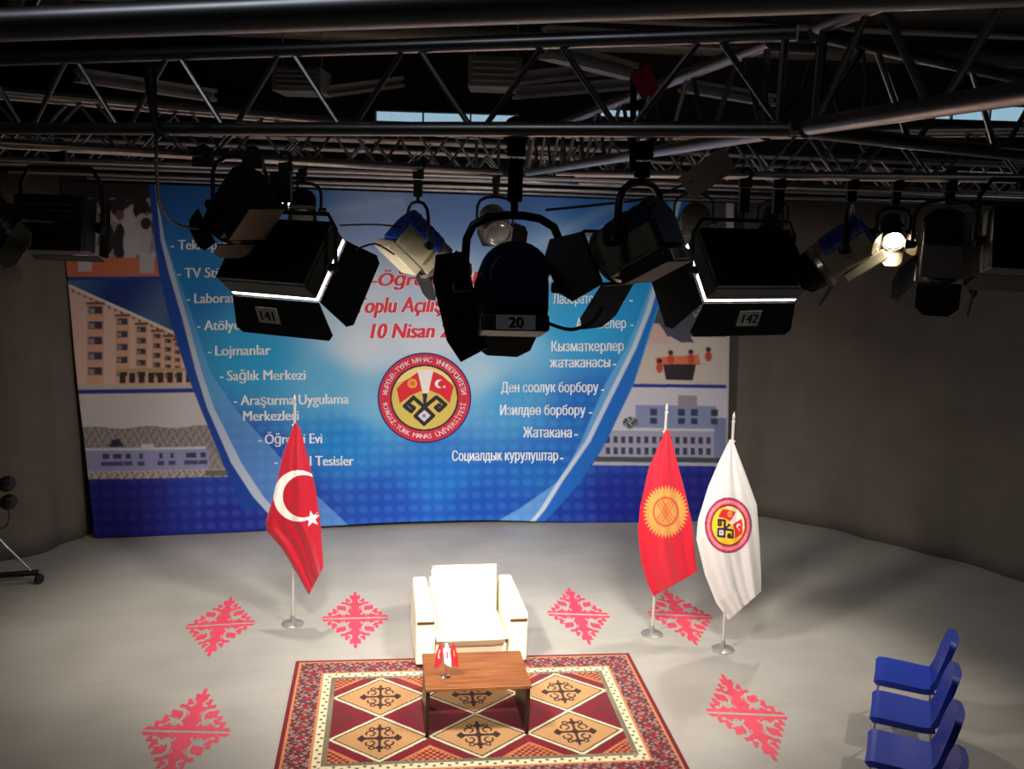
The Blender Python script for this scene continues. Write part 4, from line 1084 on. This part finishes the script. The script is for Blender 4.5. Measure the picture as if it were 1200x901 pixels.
fresnel(282, 240, 5.3, -50, 42, .115, 'black spotlight partly hidden above the softlight numbered 141', M['black'], M['black'],
        [(180, 2.0, 1.8, .9, 15), (270, 2.0, 1.8, .8, 10), (0, 2, 1.8, .9, 20)], None, None, tray='black', posts=(-.19, .07))
fresnel(355, 246, 6.9, 170, 30, .085, 'small dark spotlight behind the softlight numbered 141, beside its hanger', M['black'], M['black'], [(90, 2, 2, 1.2, 40)], None, None)
fresnel(992, 292, 5.72, -66, 38, .115, 'beige spotlight with a bright blue top, right of the softlight numbered 142', M['blue'], M['tan'],
        [(180, 2.0, 1.8, 1.2, 25), (270, 2.0, 1.8, 1.3, 25), (0, 2.0, 1.8, 1.2, 25)], None, None, tray='tan')
fresnel(1046, 272, 5.62, -168, 34, .062, 'lit spotlight glowing white in front of the dark right curtain', M['black'], M['black'],
        [(180, 2.0, 1.7, 1.3, 35), (270, 2.0, 1.7, 1.3, 40), (0, 2.0, 1.7, 1.4, 35)], None, (P_SIDE, 80, .8, WARM, (0.5, 7.2, .0)), fm='tan')
fresnel(1106, 288, 5.40, 20, 48, .112, 'large black spotlight with wide barn doors right of the lit spotlight', M['black'], M['black'],
        [(180, 2.0, 2.2, 2.0, 30), (270, 2.0, 2.0, 1.6, 30), (0, 2.0, 2.0, 1.4, 30)], None, None, tray='black')
softlight(1194, 285, 4.9, 8, 12, .34, .30, 'plain black softlight at the right edge of the frame', None, glow=False, hx=(0,), flaps=(('b', .16, 20), ('l', .12, 20), ('r', .12, 20)))
softlight(74, 266, 5.2, 4, 10, .36, .28, 'dark olive softlight at the left beside the upper banner corner', None, glow=False, body='olive', hx=(0,), flaps=(('b', .06, 20), ('r', .05, 40), ('l', .05, 20)))
fresnel(-14, 258, 4.85, 84, 34, .105, 'spotlight cut by the left edge of the frame, its beige barn doors open', M['black'], M['black'],
        [(0, 2.0, 2.0, 1.2, 30), (270, 2.0, 2.0, 1.2, 30), (90, 2, 2, 1.0, 30)], None, None, fm='tan')
fresnel(812, 262, 8.2, 0, 20, .11, 'dark brown spotlight hidden behind the softlight numbered 142', M['olive'], M['olive'], [(180, 2, 2, 1.2, 30)], None, None)
# back lights above the banner side of the stage, pointing to the front
fresnel(330, 222, 9.3, 160, 55, .10, 'small black back spotlight on the far truss, above the left part of the banner', M['black'], M['black'], [(90, 2, 2, 1.2, 30)], None, (P_BACK, 112, .9, WARM, (-1.5, 8.9, .0)))
fresnel(905, 262, 9.9, 200, 45, .10, 'small black back spotlight on the far truss, above the right curtain edge', M['black'], M['black'], [(90, 2, 2, 1.2, 30)], None, (P_BACK * .6, 90, .8, WARM, (1.6, 7.6, .0)))
# a lamp beyond the right edge of the frame that throws the chairs' shadows to the left
fresnel(1292, 272, 8.55, -100, 40, .13, 'black spotlight out of frame on the right end of the long truss', M['black'], M['black'], [(180, 2, 2, 1.2, 30), (0, 2, 2, 1.2, 30)], None, (P_RIGHT, 78, .85, WARM, (2.1, 7.3, .3)))
fresnel(-180, 262, 7.5, 50, 45, .13, 'added black fill spotlight out of frame on the left end of the long truss', M['black'], M['black'], [(180, 2, 2, 1.2, 30), (0, 2, 2, 1.2, 30)], None, (P_LEFT_FILL, 76, .9, WARM, (-2.3, 9.0, .0)))  # added unseen lamp, brightens the left floor and softens the flag shadows
# added unseen fill, shaped as ceiling strips, lifts the trusses and right floor
def added_strip_fill(x, y, label):
    root = empty('ceiling_fill_light', (x, y, 6.2), label, 'added fill light')
    MB().box((0, 0, .12), (1.3, .2, .07)).build('housing', M['duct'], root, bevel=.01)
    for d in (-.05, .05): MB().tube([(-.6, d, .06), (.6, d, .06)], .014, 10).build('fill_tube', M['tubeglow'], root)
    for d in (-.5, .5): MB().tube([(d, 0, .15), (d, 0, .2)], .01, 8).build('hanger_rod', M['beam'], root)
    ld = bpy.data.lights.new('tubes', 'AREA'); ld.shape = 'RECTANGLE'; ld.size = 1.2; ld.size_y = .15; ld.energy = P_CEIL_FILL; ld.color = (.72, .84, 1)
    lo = bpy.data.objects.new('tubes', ld); COL.objects.link(lo); lo.parent = root; lo.location = (0, 0, .03)
added_strip_fill(-2.4, .6, 'added dim fill light shaped as a ceiling strip above the gallery')
added_strip_fill(6.9, 8.3, 'added dim fill light shaped as a ceiling strip above the right curtain, out of frame')

# loose bits among the trusses
def panel(px, py, Y, w_, h, rot, mt, name, label, cat):
    p = at_y(px, py, Y); o = MB().box((0, 0, 0), (w_, .006, h), Matrix.Rotation(R(rot), 4, 'Y')).build(name, mt, None, smooth=0); o.location = p
    return tag(o, label, cat)
panel(829, 203, 4.6, .24, .12, -38, M['duct'], 'reflector_panel', 'tilted pale grey reflector panel hanging below the truss junction', 'reflector')
panel(756, 96, 2.80, .055, .075, -28, M['red'], 'red_tag', 'small red tag hanging on the front truss', 'tag')
def cable(pts, label, r_=.006, mt='cable'):
    q = [at_y(x, y, Y) for x, y, Y in pts]
    # smooth with Catmull-Rom
    out = []
    for i in range(len(q) - 1):
        p0, p1, p2, p3 = q[max(0, i - 1)], q[i], q[i + 1], q[min(len(q) - 1, i + 2)]
        for t in np.linspace(0, 1, 9)[:-1]:
            t = float(t); out.append(.5 * ((2 * p1) + (p2 - p0) * t + (2 * p0 - 5 * p1 + 4 * p2 - p3) * t * t + (3 * p1 - p0 - 3 * p2 + p3) * t ** 3))
    out.append(q[-1]); a = out[0]
    o = MB().tube([v - a for v in out], r_, 6).build('power_cable', M[mt], None); o.location = a
    return tag(o, label, 'cable', 'cables hanging from the trusses')
cable([(181, 78, 3.2), (183, 160, 3.3), (184, 210, 3.5), (190, 246, 3.8), (208, 263, 4.4), (232, 268, 5.1)], 'black cable dropping from the front truss to the black spotlight at the left')
cable([(172, 76, 3.15), (176, 110, 3.2), (185, 150, 3.2), (196, 158, 3.2)], 'black cable bundle tied to the front truss at the left', .012)
cable([(418, 292, 5.7), (440, 286, 5.9), (462, 298, 6.3)], 'black cable between the softlight numbered 141 and the blue-topped spotlight')
cable([(398, 264, 6.2), (440, 263, 6.3), (470, 266, 6.4)], 'thin black cable stretched behind the blue-topped spotlight')
cable([(640, 378, 3.0), (668, 386, 3.0), (692, 378, 3.0), (706, 360, 3.0)], 'black cable looping from the middle spotlight to the one on its right')
cable([(742, 88, 2.85), (742, 140, 2.9), (741, 200, 2.95)], 'thick black cable dropping to the navy spotlight right of centre', .010)
cable([(640, 246, 4.2), (700, 240, 4.4), (760, 232, 4.6), (812, 212, 4.6)], 'thin black cable strung from the middle spotlight towards the tilted reflector panel')
cable([(1150, 226, 5.3), (1147, 270, 5.3), (1145, 310, 5.3), (1140, 345, 5.3), (1134, 370, 5.3)], 'grey rope end hanging free in front of the right curtain', .006, 'greycable')
cable([(1010, 60, 2.9), (1016, 100, 2.9), (1008, 160, 3.0), (1014, 176, 3.1), (1030, 170, 3.1)], 'black cable looping over the right-hand truss')
cable([(975, 100, 2.8), (984, 150, 2.9), (968, 180, 3.0)], 'short black cable hanging at the truss junction')
cable([(915, 135, 2.7), (935, 115, 2.7), (950, 70, 2.7)], 'black cable tied along a brace at the truss junction')
